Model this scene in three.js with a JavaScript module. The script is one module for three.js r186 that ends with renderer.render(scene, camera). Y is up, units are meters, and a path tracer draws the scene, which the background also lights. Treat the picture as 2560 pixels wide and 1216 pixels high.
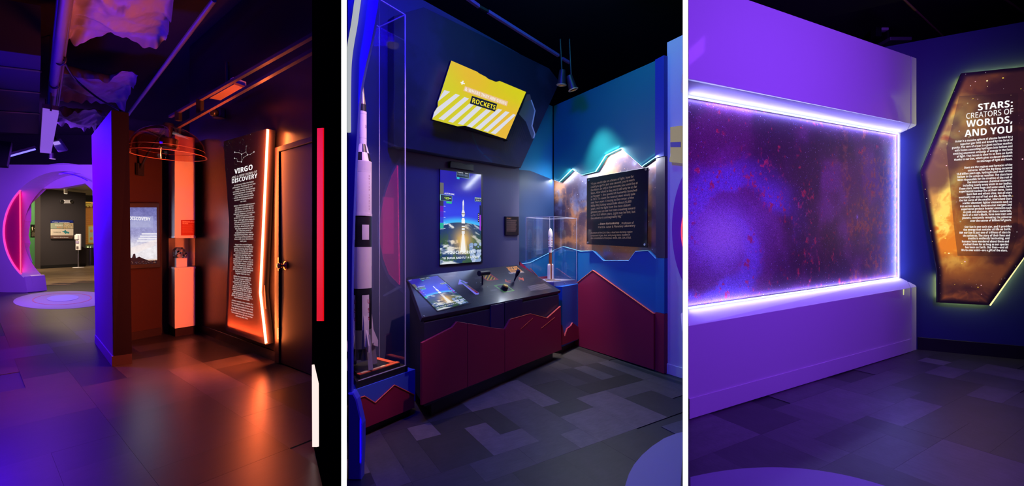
import * as THREE from 'three';
import { mergeGeometries } from 'three/addons/utils/BufferGeometryUtils.js';
import { RoundedBoxGeometry } from 'three/addons/geometries/RoundedBoxGeometry.js';
import { RectAreaLightUniformsLib } from 'three/addons/lights/RectAreaLightUniformsLib.js';

// ------------------------------------------------------------------ camera, exposure, lamps
const F = 1000, CX = 1280, CY = 608, EYE = 1.3;            // focal length and centre in photo pixels, eye height in metres
RectAreaLightUniformsLib.init();
const scene = new THREE.Scene();
scene.background = new THREE.Color(0x000000);
const camera = new THREE.PerspectiveCamera(2 * Math.atan(608 / F) * 180 / Math.PI, 2560 / 1216, 0.05, 80);
camera.position.set(0, EYE, 0);
camera.lookAt(0, EYE, -1);
const renderer = new THREE.WebGLRenderer({ antialias: true });
renderer.toneMapping = THREE.LinearToneMapping;
renderer.toneMappingExposure = 1.0;
renderer.shadowMap.enabled = true;

const V = (x, y, z) => new THREE.Vector3(x, y, z);
const lin = (r, g, b) => new THREE.Color().setRGB(r, g, b);
const NAMES = {};
function numbered(name) { const n = NAMES[name] = (NAMES[name] ?? -1) + 1; return n ? name + '_' + String(n).padStart(3, '0') : name; }
function tag(o, label, category, group, kind) {
  o.userData.label = label; o.userData.category = category;
  if (group) o.userData.group = group;
  if (kind) o.userData.kind = kind;
  return o;
}
function rectLight(parent, pos, dir, w, h, color, intensity, up) {
  const l = new THREE.RectAreaLight(color, intensity, w, h);
  l.position.copy(pos); if (up) l.up.copy(up); else if (Math.abs(dir.clone().normalize().y) > 0.95) l.up.set(0, 0, 1);
  parent.add(l); parent.updateWorldMatrix(true, false);
  const dw = dir.clone().transformDirection(parent.matrixWorld); if (up) { const u = up.clone().normalize(); dw.addScaledVector(u, -dw.dot(u)).normalize(); }   // the long side keeps to the lamp's own line
  l.lookAt(pos.clone().applyMatrix4(parent.matrixWorld).add(dw));
  return l;
}
const glowMat = (c, k) => new THREE.MeshStandardMaterial({ color: 0x080808, emissive: c, emissiveIntensity: k, roughness: 0.6 });
// ceiling lamps put in, mostly out of view, to give the coloured light: a housing with a glowing diffuser and the light just in front of it
function lampFixture(label, pos, target, w, h, color, intensity, glow, group) {
  const g = new THREE.Group(); g.name = numbered('ceiling_lamp'); scene.add(g);
  g.position.copy(pos); g.lookAt(target);
  const hs = new THREE.Mesh(new RoundedBoxGeometry(w + 0.04, h + 0.04, 0.08, 2, 0.01), new THREE.MeshStandardMaterial({ color: lin(0.02, 0.02, 0.02), roughness: 0.6 }));
  hs.name = 'housing'; hs.position.z = -0.05; g.add(hs);
  const df = new THREE.Mesh(new THREE.BoxGeometry(w, h, 0.01), glowMat(color, glow)); df.name = 'diffuser'; df.position.z = -0.004; g.add(df);
  const l = new THREE.RectAreaLight(color, intensity, w, h); l.position.z = 0.012; l.rotation.y = Math.PI; g.add(l);
  const st = new THREE.Mesh(new THREE.CylinderGeometry(0.012, 0.012, 0.5, 8), hs.material); st.name = 'hanger';
  const up = V(0, 1, 0).applyQuaternion(g.quaternion.clone().invert()); st.quaternion.setFromUnitVectors(V(0, 1, 0), up); st.position.copy(up.multiplyScalar(0.25)).add(V(0, 0, -0.06)); g.add(st);
  return tag(g, label, 'ceiling lamp', group);
}
// colours of the lamps
const BLUE = lin(0.015, 0.0, 1.0), VIOLET = lin(0.235, 0.045, 0.95), INDIGO = lin(0.1, 0.02, 1.0), WARM = lin(1.0, 0.72, 0.45), RED = lin(1.0, 0.128, 0.03), MAGENTA = lin(1.0, 0.0, 0.22), ICE = lin(0.8, 0.88, 1.0);
// left bay (red alcove and blue hall)
lampFixture('blue flood lamp at the side of the hall left of the grey pillar', V(-6.55, 2.4, -4.65), V(-5.2, 0.4, -5.6), 0.7, 0.4, lin(0.06, 0.0, 1.0), 125, 3, 'blue flood lamps');
lampFixture('blue uplight on the hall wall under the insulation blankets', V(-6.0, 1.7, -4.05), V(-5.7, 3.9, -5.1), 0.6, 0.4, BLUE, 120, 3, 'blue flood lamps');
lampFixture('blue flood lamp near the entrance of the red and blue hall', V(-3.2, 3.9, -1.6), V(-3.6, 0, -3.0), 0.7, 0.4, BLUE, 12, 3, 'blue flood lamps');
lampFixture('violet flood lamp in front of the round portal', V(-9.95, 2.95, -7.3), V(-12.4, 1.3, -10.5), 1.0, 0.5, VIOLET, 150, 3);
// middle bay (rockets)
lampFixture('unseen added blue flood lamp over the console with the touch screen', V(-0.65, 3.6, -2.0), V(-0.4, 0.8, -4.2), 0.7, 0.35, BLUE, 125, 3, 'blue flood lamps');
lampFixture('teal lamp washing the upper right wall of the rocket room', V(0.7, 3.95, -3.4), V(1.0, 2.1, -5.0), 0.5, 0.25, lin(0.03, 0.62, 0.75), 18, 2);
// right bay (galaxy wall)
lampFixture('unseen added violet flood lamp facing the galaxy wall', V(3.4, 3.3, -0.6), V(3.3, 1.1, -4.1), 1.4, 0.6, VIOLET, 56, 3);
lampFixture('unseen violet lamp over the right end of the galaxy wall', V(4.05, 3.9, -2.5), V(4.4, 1.0, -4.7), 0.5, 0.3, lin(0.34, 0.06, 1), 7, 3);

// ------------------------------------------------------------------ helpers
function ray(u, v) { return V((u - CX) / F, -(v - CY) / F, -1); }
function P(u, v, d) { return ray(u, v).multiplyScalar(d).add(V(0, EYE, 0)); }             // a point d metres ahead of the eye plane
function onY(u, v, y) { const r = ray(u, v); return r.multiplyScalar((y - EYE) / r.y).add(V(0, EYE, 0)); }   // a point at height y
const fl = (u, v) => onY(u, v, 0);
class Fr {                                                                              // a flat working frame: x along, y up, z out of the surface
  constructor(o, x, y) { this.o = o; this.x = x.clone().normalize(); this.z = this.x.clone().cross(y).normalize(); this.y = this.z.clone().cross(this.x); }
  static wall(a, b) { return new Fr(V(a.x, 0, a.z), V(b.x - a.x, 0, b.z - a.z), V(0, 1, 0)); }
  px(u, v, off = 0) { const r = ray(u, v), e = V(0, EYE, 0); const t = this.z.dot(this.o.clone().addScaledVector(this.z, off).sub(e)) / this.z.dot(r); const p = e.addScaledVector(r, t).sub(this.o); return [p.dot(this.x), p.dot(this.y)]; }
  w(x, y, z = 0) { return this.o.clone().addScaledVector(this.x, x).addScaledVector(this.y, y).addScaledVector(this.z, z); }
  at(u, v, off = 0) { const [x, y] = this.px(u, v, off); const f = new Fr(this.w(x, y, off), this.x, this.y); return f; }
  poly(pts, off = 0) { return pts.map(([u, v]) => this.px(u, v, off)); }
  group(name) { const g = new THREE.Group(); g.name = numbered(name); g.position.copy(this.o); g.quaternion.setFromRotationMatrix(new THREE.Matrix4().makeBasis(this.x, this.y, this.z)); scene.add(g); g.updateMatrixWorld(); return g; }
}
function shapeOf(pts) { return new THREE.Shape(pts.map(([x, y]) => new THREE.Vector2(x, y))); }
function slab(pts, z0, z1, bevel = 0, box) {                                              // an extruded outline between z0 and z1, uv over its bounding box
  const g = new THREE.ExtrudeGeometry((pts instanceof THREE.Shape) ? pts : shapeOf(pts), { depth: z1 - z0 - bevel * 2, bevelEnabled: bevel > 0, bevelThickness: bevel, bevelSize: bevel, bevelOffset: -bevel, bevelSegments: 1, curveSegments: 48 });
  g.translate(0, 0, z0 + bevel);
  const xs = (pts instanceof THREE.Shape) ? null : pts.map((p) => p[0]), ys = (pts instanceof THREE.Shape) ? null : pts.map((p) => p[1]);
  box ??= xs ? [Math.min(...xs), Math.min(...ys), Math.max(...xs), Math.max(...ys)] : [0, 0, 1, 1];
  const p = g.attributes.position, uv = g.attributes.uv;
  for (let i = 0; i < p.count; i++) uv.setXY(i, (p.getX(i) - box[0]) / (box[2] - box[0]), (p.getY(i) - box[1]) / (box[3] - box[1]));
  return g;
}
function mesh(name, geo, mat, parent = scene) { const m = new THREE.Mesh(geo, mat); m.name = parent === scene ? numbered(name) : name; m.castShadow = m.receiveShadow = true; parent.add(m); return m; }
function hexa(b, t) {                                                                     // a block from four bottom corners and four top corners
  const q = [[b[0], b[1], b[2], b[3]], [t[3], t[2], t[1], t[0]], ...[0, 1, 2, 3].map((i) => [b[i], t[i], t[(i + 1) % 4], b[(i + 1) % 4]])];
  const c = [...b, ...t].reduce((s, p) => s.add(p), V(0, 0, 0)).multiplyScalar(1 / 8), pos = [], uv = [];
  for (let f of q) {
    const n = f[1].clone().sub(f[0]).cross(f[2].clone().sub(f[0])), m = f.reduce((s, p) => s.add(p), V(0, 0, 0)).multiplyScalar(0.25).sub(c);
    if (n.dot(m) < 0) f = [f[0], f[3], f[2], f[1]];
    const w = f[1].distanceTo(f[0]), h = f[2].distanceTo(f[1]);
    for (const i of [0, 1, 2, 0, 2, 3]) { pos.push(f[i].x, f[i].y, f[i].z); uv.push(...[[0, 0], [w, 0], [w, h], [0, h]][i]); }
  }
  const g = new THREE.BufferGeometry(); g.setAttribute('position', new THREE.Float32BufferAttribute(pos, 3)); g.setAttribute('uv', new THREE.Float32BufferAttribute(uv, 2)); g.computeVertexNormals(); return g;
}
function prism(foot, y0, y1) { return hexa(foot.map((p) => V(p.x, y0, p.z)), foot.map((p) => V(p.x, y1, p.z))); }
function bar(a, b, w, h = w) {                                                            // a straight box between two points
  const d = b.clone().sub(a), g = new THREE.BoxGeometry(w, h, d.length()), m = new THREE.Matrix4().lookAt(b, a, Math.abs(d.y) > 0.98 * d.length() ? V(1, 0, 0) : V(0, 1, 0));
  g.applyMatrix4(m); const c = a.clone().add(b).multiplyScalar(0.5); g.translate(c.x, c.y, c.z); return g;
}
function tube(pts, r, seg = 24, rad = 8, tension = 0.5) { return new THREE.TubeGeometry(new THREE.CatmullRomCurve3(pts, false, 'catmullrom', tension), seg, r, rad); }
function rod(a, b, r, n = 10) { const d = b.clone().sub(a), g = new THREE.CylinderGeometry(r, r, d.length(), n); g.applyQuaternion(new THREE.Quaternion().setFromUnitVectors(V(0, 1, 0), d.clone().normalize())); const c = a.clone().add(b).multiplyScalar(0.5); g.translate(c.x, c.y, c.z); return g; }
function poly3(pts, r) { return mergeGeometries(pts.slice(1).map((p, i) => rod(pts[i], p, r, 8)).concat(pts.slice(1, -1).map((p) => { const s = new THREE.SphereGeometry(r, 8, 6); s.translate(p.x, p.y, p.z); return s; }))); }
const std = (c, rough = 0.7, more = {}) => new THREE.MeshStandardMaterial({ color: c, roughness: rough, ...more });
const phy = (c, rough = 0.7, more = {}) => new THREE.MeshPhysicalMaterial({ color: c, roughness: rough, ...more });
let seed = 7;
function rnd() { seed = (seed * 1664525 + 1013904223) >>> 0; return seed / 4294967296; }
// value noise for prints and wrinkles
function hash(x, y) { let h = (x * 374761393 + y * 668265263) | 0; h = Math.imul(h ^ (h >>> 13), 1274126177); return ((h ^ (h >>> 16)) >>> 0) / 4294967296; }
function vn(x, y) { const xi = Math.floor(x), yi = Math.floor(y); let a = x - xi, b = y - yi; a = a * a * (3 - 2 * a); b = b * b * (3 - 2 * b); const h = hash; return (h(xi, yi) * (1 - a) + h(xi + 1, yi) * a) * (1 - b) + (h(xi, yi + 1) * (1 - a) + h(xi + 1, yi + 1) * a) * b; }
function fbm(x, y, o = 5) { let s = 0, a = 0.5, n = 0; for (let i = 0; i < o; i++) { s += a * vn(x, y); n += a; a *= 0.5; x = x * 2.03 + 17.1; y = y * 2.03 + 9.7; } return s / n; }
const ridge = (x, y, o = 5) => { let s = 0, a = 0.5, n = 0; for (let i = 0; i < o; i++) { s += a * (1 - Math.abs(2 * vn(x, y) - 1)); n += a; a *= 0.55; x = x * 2.1 + 5.3; y = y * 2.1 + 2.9; } return s / n; };
const sm = (a, b, x) => { const t = Math.min(1, Math.max(0, (x - a) / (b - a))); return t * t * (3 - 2 * t); };
const mix = (a, b, t) => a.map((x, i) => x + (b[i] - x) * t);

class Print {                                                                             // a printed sheet on a frame: canvas laid over an outline
  constructor(fr, polyPx, W, off = 0) {
    this.fr = fr; this.off = off; this.pts = fr.poly(polyPx, off);
    const xs = this.pts.map((p) => p[0]), ys = this.pts.map((p) => p[1]);
    this.box = [Math.min(...xs), Math.min(...ys), Math.max(...xs), Math.max(...ys)];
    W = Math.round(Math.min(W, 2040 * (this.box[2] - this.box[0]) / (this.box[3] - this.box[1])));
    this.k = W / (this.box[2] - this.box[0]); this.W = W; this.H = Math.round(this.k * (this.box[3] - this.box[1]));
    this.cv = document.createElement('canvas'); this.cv.width = this.W; this.cv.height = this.H; this.g = this.cv.getContext('2d');
  }
  c(u, v) { const [x, y] = this.fr.px(u, v, this.off); return [(x - this.box[0]) * this.k, this.H - (y - this.box[1]) * this.k]; }
  path(pts) { this.g.beginPath(); pts.forEach(([u, v], i) => { const [x, y] = this.c(u, v); i ? this.g.lineTo(x, y) : this.g.moveTo(x, y); }); }
  fill(pts, style) { this.path(pts); this.g.closePath(); this.g.fillStyle = style; this.g.fill(); }
  line(pts, style, w) { this.path(pts); this.g.strokeStyle = style; this.g.lineWidth = w; this.g.stroke(); }
  size(u, v, h) { const a = this.c(u, v), b = this.c(u, v - h); return Math.hypot(a[0] - b[0], a[1] - b[1]); }
  text(s, u, v, h, style = '#fff', align = 'center', font = 'sans-serif', width) {
    const [x, y] = this.c(u, v), g = this.g; g.font = (font.includes('|') ? font.split('|')[0] + ' ' : '') + (this.size(u, v, h) * 1.36).toFixed(1) + 'px ' + (font.includes('|') ? font.split('|')[1] : font);
    g.fillStyle = style; g.textAlign = align; g.textBaseline = 'alphabetic';
    if (width) { const a = this.c(u - width / 2, v), b = this.c(u + width / 2, v), w = Math.abs(b[0] - a[0]), m = g.measureText(s).width; g.save(); g.translate(x, y); g.scale(w / m, 1); g.fillText(s, 0, 0); g.restore(); } else g.fillText(s, x, y);
  }
  block(lines, a, b, h, style, align, font, maxW) {                                        // lines set from baseline pixel a to baseline pixel b
    const p = this.c(...a), q = this.c(...b), n = lines.length - 1 || 1, g = this.g, sz = this.size(a[0], a[1], h) * 1.36;
    g.font = (font && font.includes('|') ? font.split('|')[0] + ' ' : '') + sz.toFixed(1) + 'px sans-serif'; g.fillStyle = style; g.textAlign = align; g.textBaseline = 'alphabetic';
    const widest = Math.max(...lines.map((s) => g.measureText(s).width)); let sc = 1;
    if (maxW) { const e = this.c(a[0] - maxW / 2, a[1]), f = this.c(a[0] + maxW / 2, a[1]); sc = Math.abs(f[0] - e[0]) / widest; }
    lines.forEach((s, i) => { g.save(); g.translate(p[0] + (q[0] - p[0]) * i / n, p[1] + (q[1] - p[1]) * i / n); g.scale(sc, 1); g.fillText(s, 0, 0); g.restore(); });
  }
  paint(fn, step = 1) {                                                                   // fn(x, y in metres) -> linear-ish 0..255 rgb
    const W = Math.ceil(this.W / step), H = Math.ceil(this.H / step), t = document.createElement('canvas'); t.width = W; t.height = H; const g = t.getContext('2d'), im = g.createImageData(W, H);
    for (let j = 0; j < H; j++) for (let i = 0; i < W; i++) { const c = fn(this.box[0] + i * step / this.k, this.box[3] - j * step / this.k), o = (j * W + i) * 4; im.data[o] = c[0]; im.data[o + 1] = c[1]; im.data[o + 2] = c[2]; im.data[o + 3] = 255; }
    g.putImageData(im, 0, 0); this.g.drawImage(t, 0, 0, this.W, this.H);
  }
  dots(n, r0, r1, colors, inside) { for (let i = 0; i < n; i++) { const x = rnd() * this.W, y = rnd() * this.H; if (inside && !inside(x, y)) continue; this.g.beginPath(); this.g.arc(x, y, r0 + (r1 - r0) * rnd() ** 3, 0, 7); this.g.fillStyle = colors[Math.floor(rnd() * colors.length)]; this.g.fill(); } }
  tex() { const t = new THREE.CanvasTexture(this.cv); t.colorSpace = THREE.SRGBColorSpace; t.anisotropy = 8; return t; }
  lit(k, rough = 0.25, base = 0.02) { return new THREE.MeshStandardMaterial({ color: lin(base, base, base), roughness: rough, emissive: 0xffffff, emissiveMap: this.tex(), emissiveIntensity: k }); }
  mat(rough = 0.6, more = {}) { return new THREE.MeshPhysicalMaterial({ map: this.tex(), roughness: rough, ...more }); }
  slab(z0, z1, bevel = 0) { return slab(this.pts, z0, z1, bevel, this.box); }
}
function canvasTex(w, h, draw) { const c = document.createElement('canvas'); c.width = w; c.height = h; draw(c.getContext('2d'), w, h); const t = new THREE.CanvasTexture(c); t.colorSpace = THREE.SRGBColorSpace; t.anisotropy = 8; return t; }
function structure(name, geo, mat, label, cat) { return tag(mesh(name, geo, mat), label, cat, null, 'structure'); }
function thing(name, fr, label, cat, group) { return tag(fr.group(name), label, cat, group); }

// fine grain for painted and vinyl surfaces (albedo only)
const grain = (() => {
  const n = 256, d = new Uint8Array(n * n * 4);
  for (let j = 0; j < n; j++) for (let i = 0; i < n; i++) { const v = 178 + 70 * (fbm(i / 5, j / 28, 3) - 0.5) + 60 * (fbm(i / 40, j / 60, 2) - 0.5) + 26 * (hash(i, j + 999) - 0.5); const o = (j * n + i) * 4; d[o] = d[o + 1] = d[o + 2] = Math.max(0, Math.min(255, v)); d[o + 3] = 255; }
  const t = new THREE.DataTexture(d, n, n); t.wrapS = t.wrapT = THREE.RepeatWrapping; t.magFilter = THREE.LinearFilter; t.needsUpdate = true; return t;
})();
const orangePeel = (() => {
  const n = 256, d = new Uint8Array(n * n * 4);
  for (let j = 0; j < n; j++) for (let i = 0; i < n; i++) { const v = 90 + 120 * fbm(i / 6, j / 6, 3), o = (j * n + i) * 4; d[o] = d[o + 1] = d[o + 2] = v; d[o + 3] = 255; }
  const t = new THREE.DataTexture(d, n, n); t.wrapS = t.wrapT = THREE.RepeatWrapping; t.magFilter = THREE.LinearFilter; t.repeat.set(3, 3); t.needsUpdate = true; return t;
})();

// ------------------------------------------------------------------ materials
const M = {
  black: std(lin(0.012, 0.012, 0.014), 0.75), ceiling: std(lin(0.008, 0.008, 0.009), 0.95),
  blackGloss: phy(lin(0.02, 0.013, 0.014), 0.34, { bumpMap: orangePeel, bumpScale: 0.0006 }),
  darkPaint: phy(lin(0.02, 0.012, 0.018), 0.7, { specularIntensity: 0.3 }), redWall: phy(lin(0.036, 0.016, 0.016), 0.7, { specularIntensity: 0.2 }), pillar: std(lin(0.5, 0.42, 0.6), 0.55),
  white: phy(lin(0.78, 0.76, 0.78), 0.45), whiteGloss: phy(lin(0.8, 0.78, 0.78), 0.3, { clearcoat: 0.6, clearcoatRoughness: 0.08 }),
  navy: std(lin(0.07, 0.075, 0.16), 0.6), blueBoard: std(lin(0.008, 0.16, 0.42), 0.5), teal: std(lin(0.02, 0.25, 0.25), 0.45), redBoard: std(lin(0.33, 0.012, 0.05), 0.5), redEdge: std(lin(0.75, 0.12, 0.04), 0.5), cyanCatchLight: std(lin(0.2, 0.6, 0.85), 0.5),
  metal: std(lin(0.6, 0.6, 0.6), 0.3, { metalness: 1 }), brass: std(lin(0.85, 0.6, 0.3), 0.25, { metalness: 1 }), plastic: std(lin(0.015, 0.015, 0.017), 0.4),
  acrylic: phy(0xffffff, 0.02, { transmission: 1, thickness: 0, ior: 1.45 }), acrylicEdge: phy(lin(0.75, 0.75, 0.85), 0.3, { transmission: 0.35, thickness: 0 }),
  galv: std(lin(0.25, 0.25, 0.28), 0.5, { metalness: 0.6 }),
};

// ------------------------------------------------------------------ the shell: ground slab, ceiling, outer walls, radial partitions
function boxGeo(x0, x1, y0, y1, z0, z1) { const g = new THREE.BoxGeometry(x1 - x0, y1 - y0, z1 - z0); g.translate((x0 + x1) / 2, (y0 + y1) / 2, (z0 + z1) / 2); return g; }
const CEIL = 4.3;
structure('ceiling', boxGeo(-34, 12, CEIL, CEIL + 0.2, -30, 3), M.ceiling, 'black painted open ceiling over all the rooms', 'ceiling');
structure('wall_back', boxGeo(-34, 12, 0, CEIL, 2.6, 2.8), M.black, 'black wall behind the viewer', 'wall');
structure('wall_left', boxGeo(-34, -33.8, 0, CEIL, -30, 2.6), M.black, 'black outer wall far left', 'wall');
structure('wall_right', boxGeo(11.8, 12, 0, CEIL, -30, 2.6), M.black, 'black outer wall far right', 'wall');
structure('wall_back', boxGeo(-33.8, 11.8, 0, CEIL, -30, -29.8), M.black, 'black outer wall at the far back', 'wall');
function wallLine(name, a, b, t, h, mat, label) {            // an upright wall from a to b, t thick to the far side
  const fr = Fr.wall(a, b), L = Math.hypot(b.x - a.x, b.z - a.z), g = slab([[0, 0], [L, 0], [L, h], [0, h]], -t, 0);
  const m = structure(name, g, mat, label, 'wall'); m.position.copy(fr.o); m.quaternion.setFromRotationMatrix(new THREE.Matrix4().makeBasis(fr.x, fr.y, fr.z)); return fr;
}
wallLine('wall_left', V(-15.4, 0, -10.9), V(-3.6, 0, -1.9), 0.15, CEIL, M.black, 'black side wall of the blue hall');
wallLine('wall_left', V(-3.6, 0, -1.9), V(-3.6, 0, 2.6), 0.15, CEIL, M.black, 'black side wall left of the viewer');
wallLine('wall_right', V(4.2, 0, -2.1), V(9.8, 0, -6.6), 0.15, CEIL, M.black, 'black side wall right of the galaxy room').z;
wallLine('wall_right', V(4.2, 0, 2.6), V(4.2, 0, -2.1), 0.15, CEIL, M.black, 'black side wall right of the viewer');
const D0 = 1.6, edgeMat = glowMat(lin(1, 1, 1), 1.05);
function partition(u0, u1, label) {                          // a slim partition between two rooms, its end faced with an added white glow as divider, no lamp of the rooms
  const um = (u0 + u1) / 2, k = (um - CX) / F, hw = (u1 - u0) / 2 / F * D0, dir = V(k, 0, -1).normalize(), n = V(-dir.z, 0, dir.x);
  const a = V(k * D0, 0, -D0), b = V(k * 9, 0, -9), f = [a.clone().addScaledVector(n, -hw), a.clone().addScaledVector(n, hw), b.clone().addScaledVector(n, hw), b.clone().addScaledVector(n, -hw)];
  const g = new THREE.Group(); g.name = numbered('wall_partition'); scene.add(g); tag(g, label, 'partition wall', null, 'structure');
  mesh('panel', prism(f, 0, CEIL - 0.002), M.black, g);
  const e0 = V((u0 - CX) / F * D0, 0, -D0), e1 = V((u1 - CX) / F * D0, 0, -D0), bk = dir.clone().multiplyScalar(-0.012);
  mesh('glowing_edge', prism([e0, e1, e1.clone().add(bk), e0.clone().add(bk)], 0.002, CEIL - 0.004), edgeMat, g);
  rectLight(g, a.clone().addScaledVector(dir, -0.02).setY(2), dir.clone().negate(), hw * 2, 3.8, lin(1, 1, 1), 0.6);
  return { n, k };
}
const PT1 = partition(853.2, 866.8, 'slim partition with an added glowing white divider edge between the red hall and the rocket room');
const PT2 = partition(1707, 1720.3, 'slim partition with an added glowing white divider edge between the rocket room and the galaxy room');
structure('wall_back', boxGeo(-4.0, 4.0, 0, CEIL, -9.2, -9.0), M.black, 'black wall far behind the rocket room', 'wall');

// ------------------------------------------------------------------ floors of loose-laid planks
structure('floor', boxGeo(-34, 12, -0.15, 0, -30, 3), std(lin(0.025, 0.024, 0.028), 0.5), 'dark concrete ground under all the plank floors', 'floor');
const unit = new THREE.BoxGeometry(1, 1, 1);
function plankFloor(label, angle, u0, u1, dmax, dparts, cell, tones, rough, clip, maxParts = 290) {
  const g = new THREE.Group(); g.name = numbered('floor'); scene.add(g); tag(g, label, 'floor', null, 'structure'); g.rotation.y = angle;
  const mats = tones.map((t) => { const m = std(lin(...t), rough, { map: grain }); return m; });
  const N = 64, used = new Set(), rest = [], parts = [];
  const c = Math.cos(angle), s = Math.sin(angle);
  for (let j = -N; j < N; j++) for (let i = -N; i < N; i++) {
    if (used.has(i + ',' + j)) continue;
    const r = rnd(); let w = r < 0.25 ? 1 : r < 0.6 ? 2 : 3, h = rnd() < 0.55 ? 1 : 2;
    for (let a = 0; a < w; a++) if (used.has((i + a) + ',' + j)) { w = a; break; }
    for (let a = 0; a < w; a++) if (used.has((i + a) + ',' + (j + 1))) h = 1;
    for (let a = 0; a < w; a++) for (let b = 0; b < h; b++) used.add((i + a) + ',' + (j + b));
    const x = (i + w / 2) * cell * 1.25, z = (j + h / 2) * cell, X = c * x + s * z, Z = -s * x + c * z, d = -Z;
    const tone = Math.min(tones.length - 1, Math.floor(tones.length * Math.min(0.999, Math.max(0, rnd() * 0.75 + 0.45 * (fbm(X * 0.9 + 40, Z * 0.9, 2) - 0.3)))));
    if (d < 1.75 || d > dmax) continue;
    const pu = CX + X / d * F; if (pu < u0 || pu > u1 || (clip && !clip(X, Z))) continue;
    parts.push({ x, z, w: w * cell * 1.25, h: h * cell, tone, d });
  }
  parts.sort((a, b) => a.d - b.d);
  parts.forEach((p, i) => {
    if (i < maxParts && p.d < dparts) { const m = mesh('plank', unit, mats[p.tone], g); m.scale.set(p.w - 0.0008, 0.005, p.h - 0.0008); m.position.set(p.x, 0.0025 + 0.0002 * (i % 3), p.z); }
    else { const b = new THREE.BoxGeometry(p.w - 0.0008, 0.005, p.h - 0.0008); b.translate(p.x, 0.0025, p.z); (rest[p.tone] ??= []).push(b); }
  });
  rest.forEach((l, t) => { if (l) { const m = mesh('far_planks', mergeGeometries(l), mats[t], g); m.userData.kind = 'stuff'; } });
  return g;
}
const side = (p, q) => (X, Z) => (q.x - p.x) * (Z - p.z) - (q.z - p.z) * (X - p.x);

// ================================================================== LEFT ROOM: red alcove, blue hall, round portal
const A1 = fl(540, 847), B1 = fl(695, 907), d1 = B1.clone().sub(A1).normalize();
const W1far = A1.clone().addScaledVector(d1, -9.2), W1a = (() => { const r = V((474 - CX) / F, 0, -1), t = (A1.x * d1.z - A1.z * d1.x) / (r.x * d1.z - r.z * d1.x); return r.multiplyScalar(t); })(), W1z = A1.clone().addScaledVector(d1, 3.21);
const W1 = wallLine('wall_right', W1a, W1z, 0.12, CEIL - 0.01, M.blackGloss, 'black semi-gloss wall with the red lit constellation panel and the door');
plankFloor('dark glossy plank floor of the red alcove and blue hall', Math.atan2(-d1.z, d1.x), -60, 853, 10.4, 7.5, 0.3, [[0.012, 0.011, 0.013], [0.02, 0.018, 0.021], [0.03, 0.027, 0.031], [0.05, 0.045, 0.05], [0.075, 0.068, 0.075]], 0.33, (X, Z) => side(W1far, W1z)(X, Z) > -30 && X / -Z < PT1.k - 0.012);
{ const q = V((474 - CX) / F * 12, 0, -12); wallLine('wall_right', q, W1a.clone().setY(0), 0.1, CEIL - 0.01, M.black, 'black return wall running back behind the display column'); }
// baseboard of the right wall, in front of the wall up to the door
function baseboard(fr, u0, u1, v, h, mat, label, off = 0) {
  const x0 = fr.px(u0, v)[0], x1 = fr.px(u1, v)[0], f = new Fr(fr.w(x0, 0, off), fr.x, fr.y), L = x1 - x0;
  const m = mesh('baseboard', slab([[0, 0], [L, 0], [L, h], [0, h]], 0, 0.012, 0.002), mat); m.name = numbered('baseboard_wall'); m.position.copy(f.o); m.quaternion.setFromRotationMatrix(new THREE.Matrix4().makeBasis(f.x, f.y, f.z)); return tag(m, label, 'baseboard', null, 'structure');
}
baseboard(W1, 492, 693.5, 850, 0.115, M.plastic, 'black baseboard under the red lit constellation panel');

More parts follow.
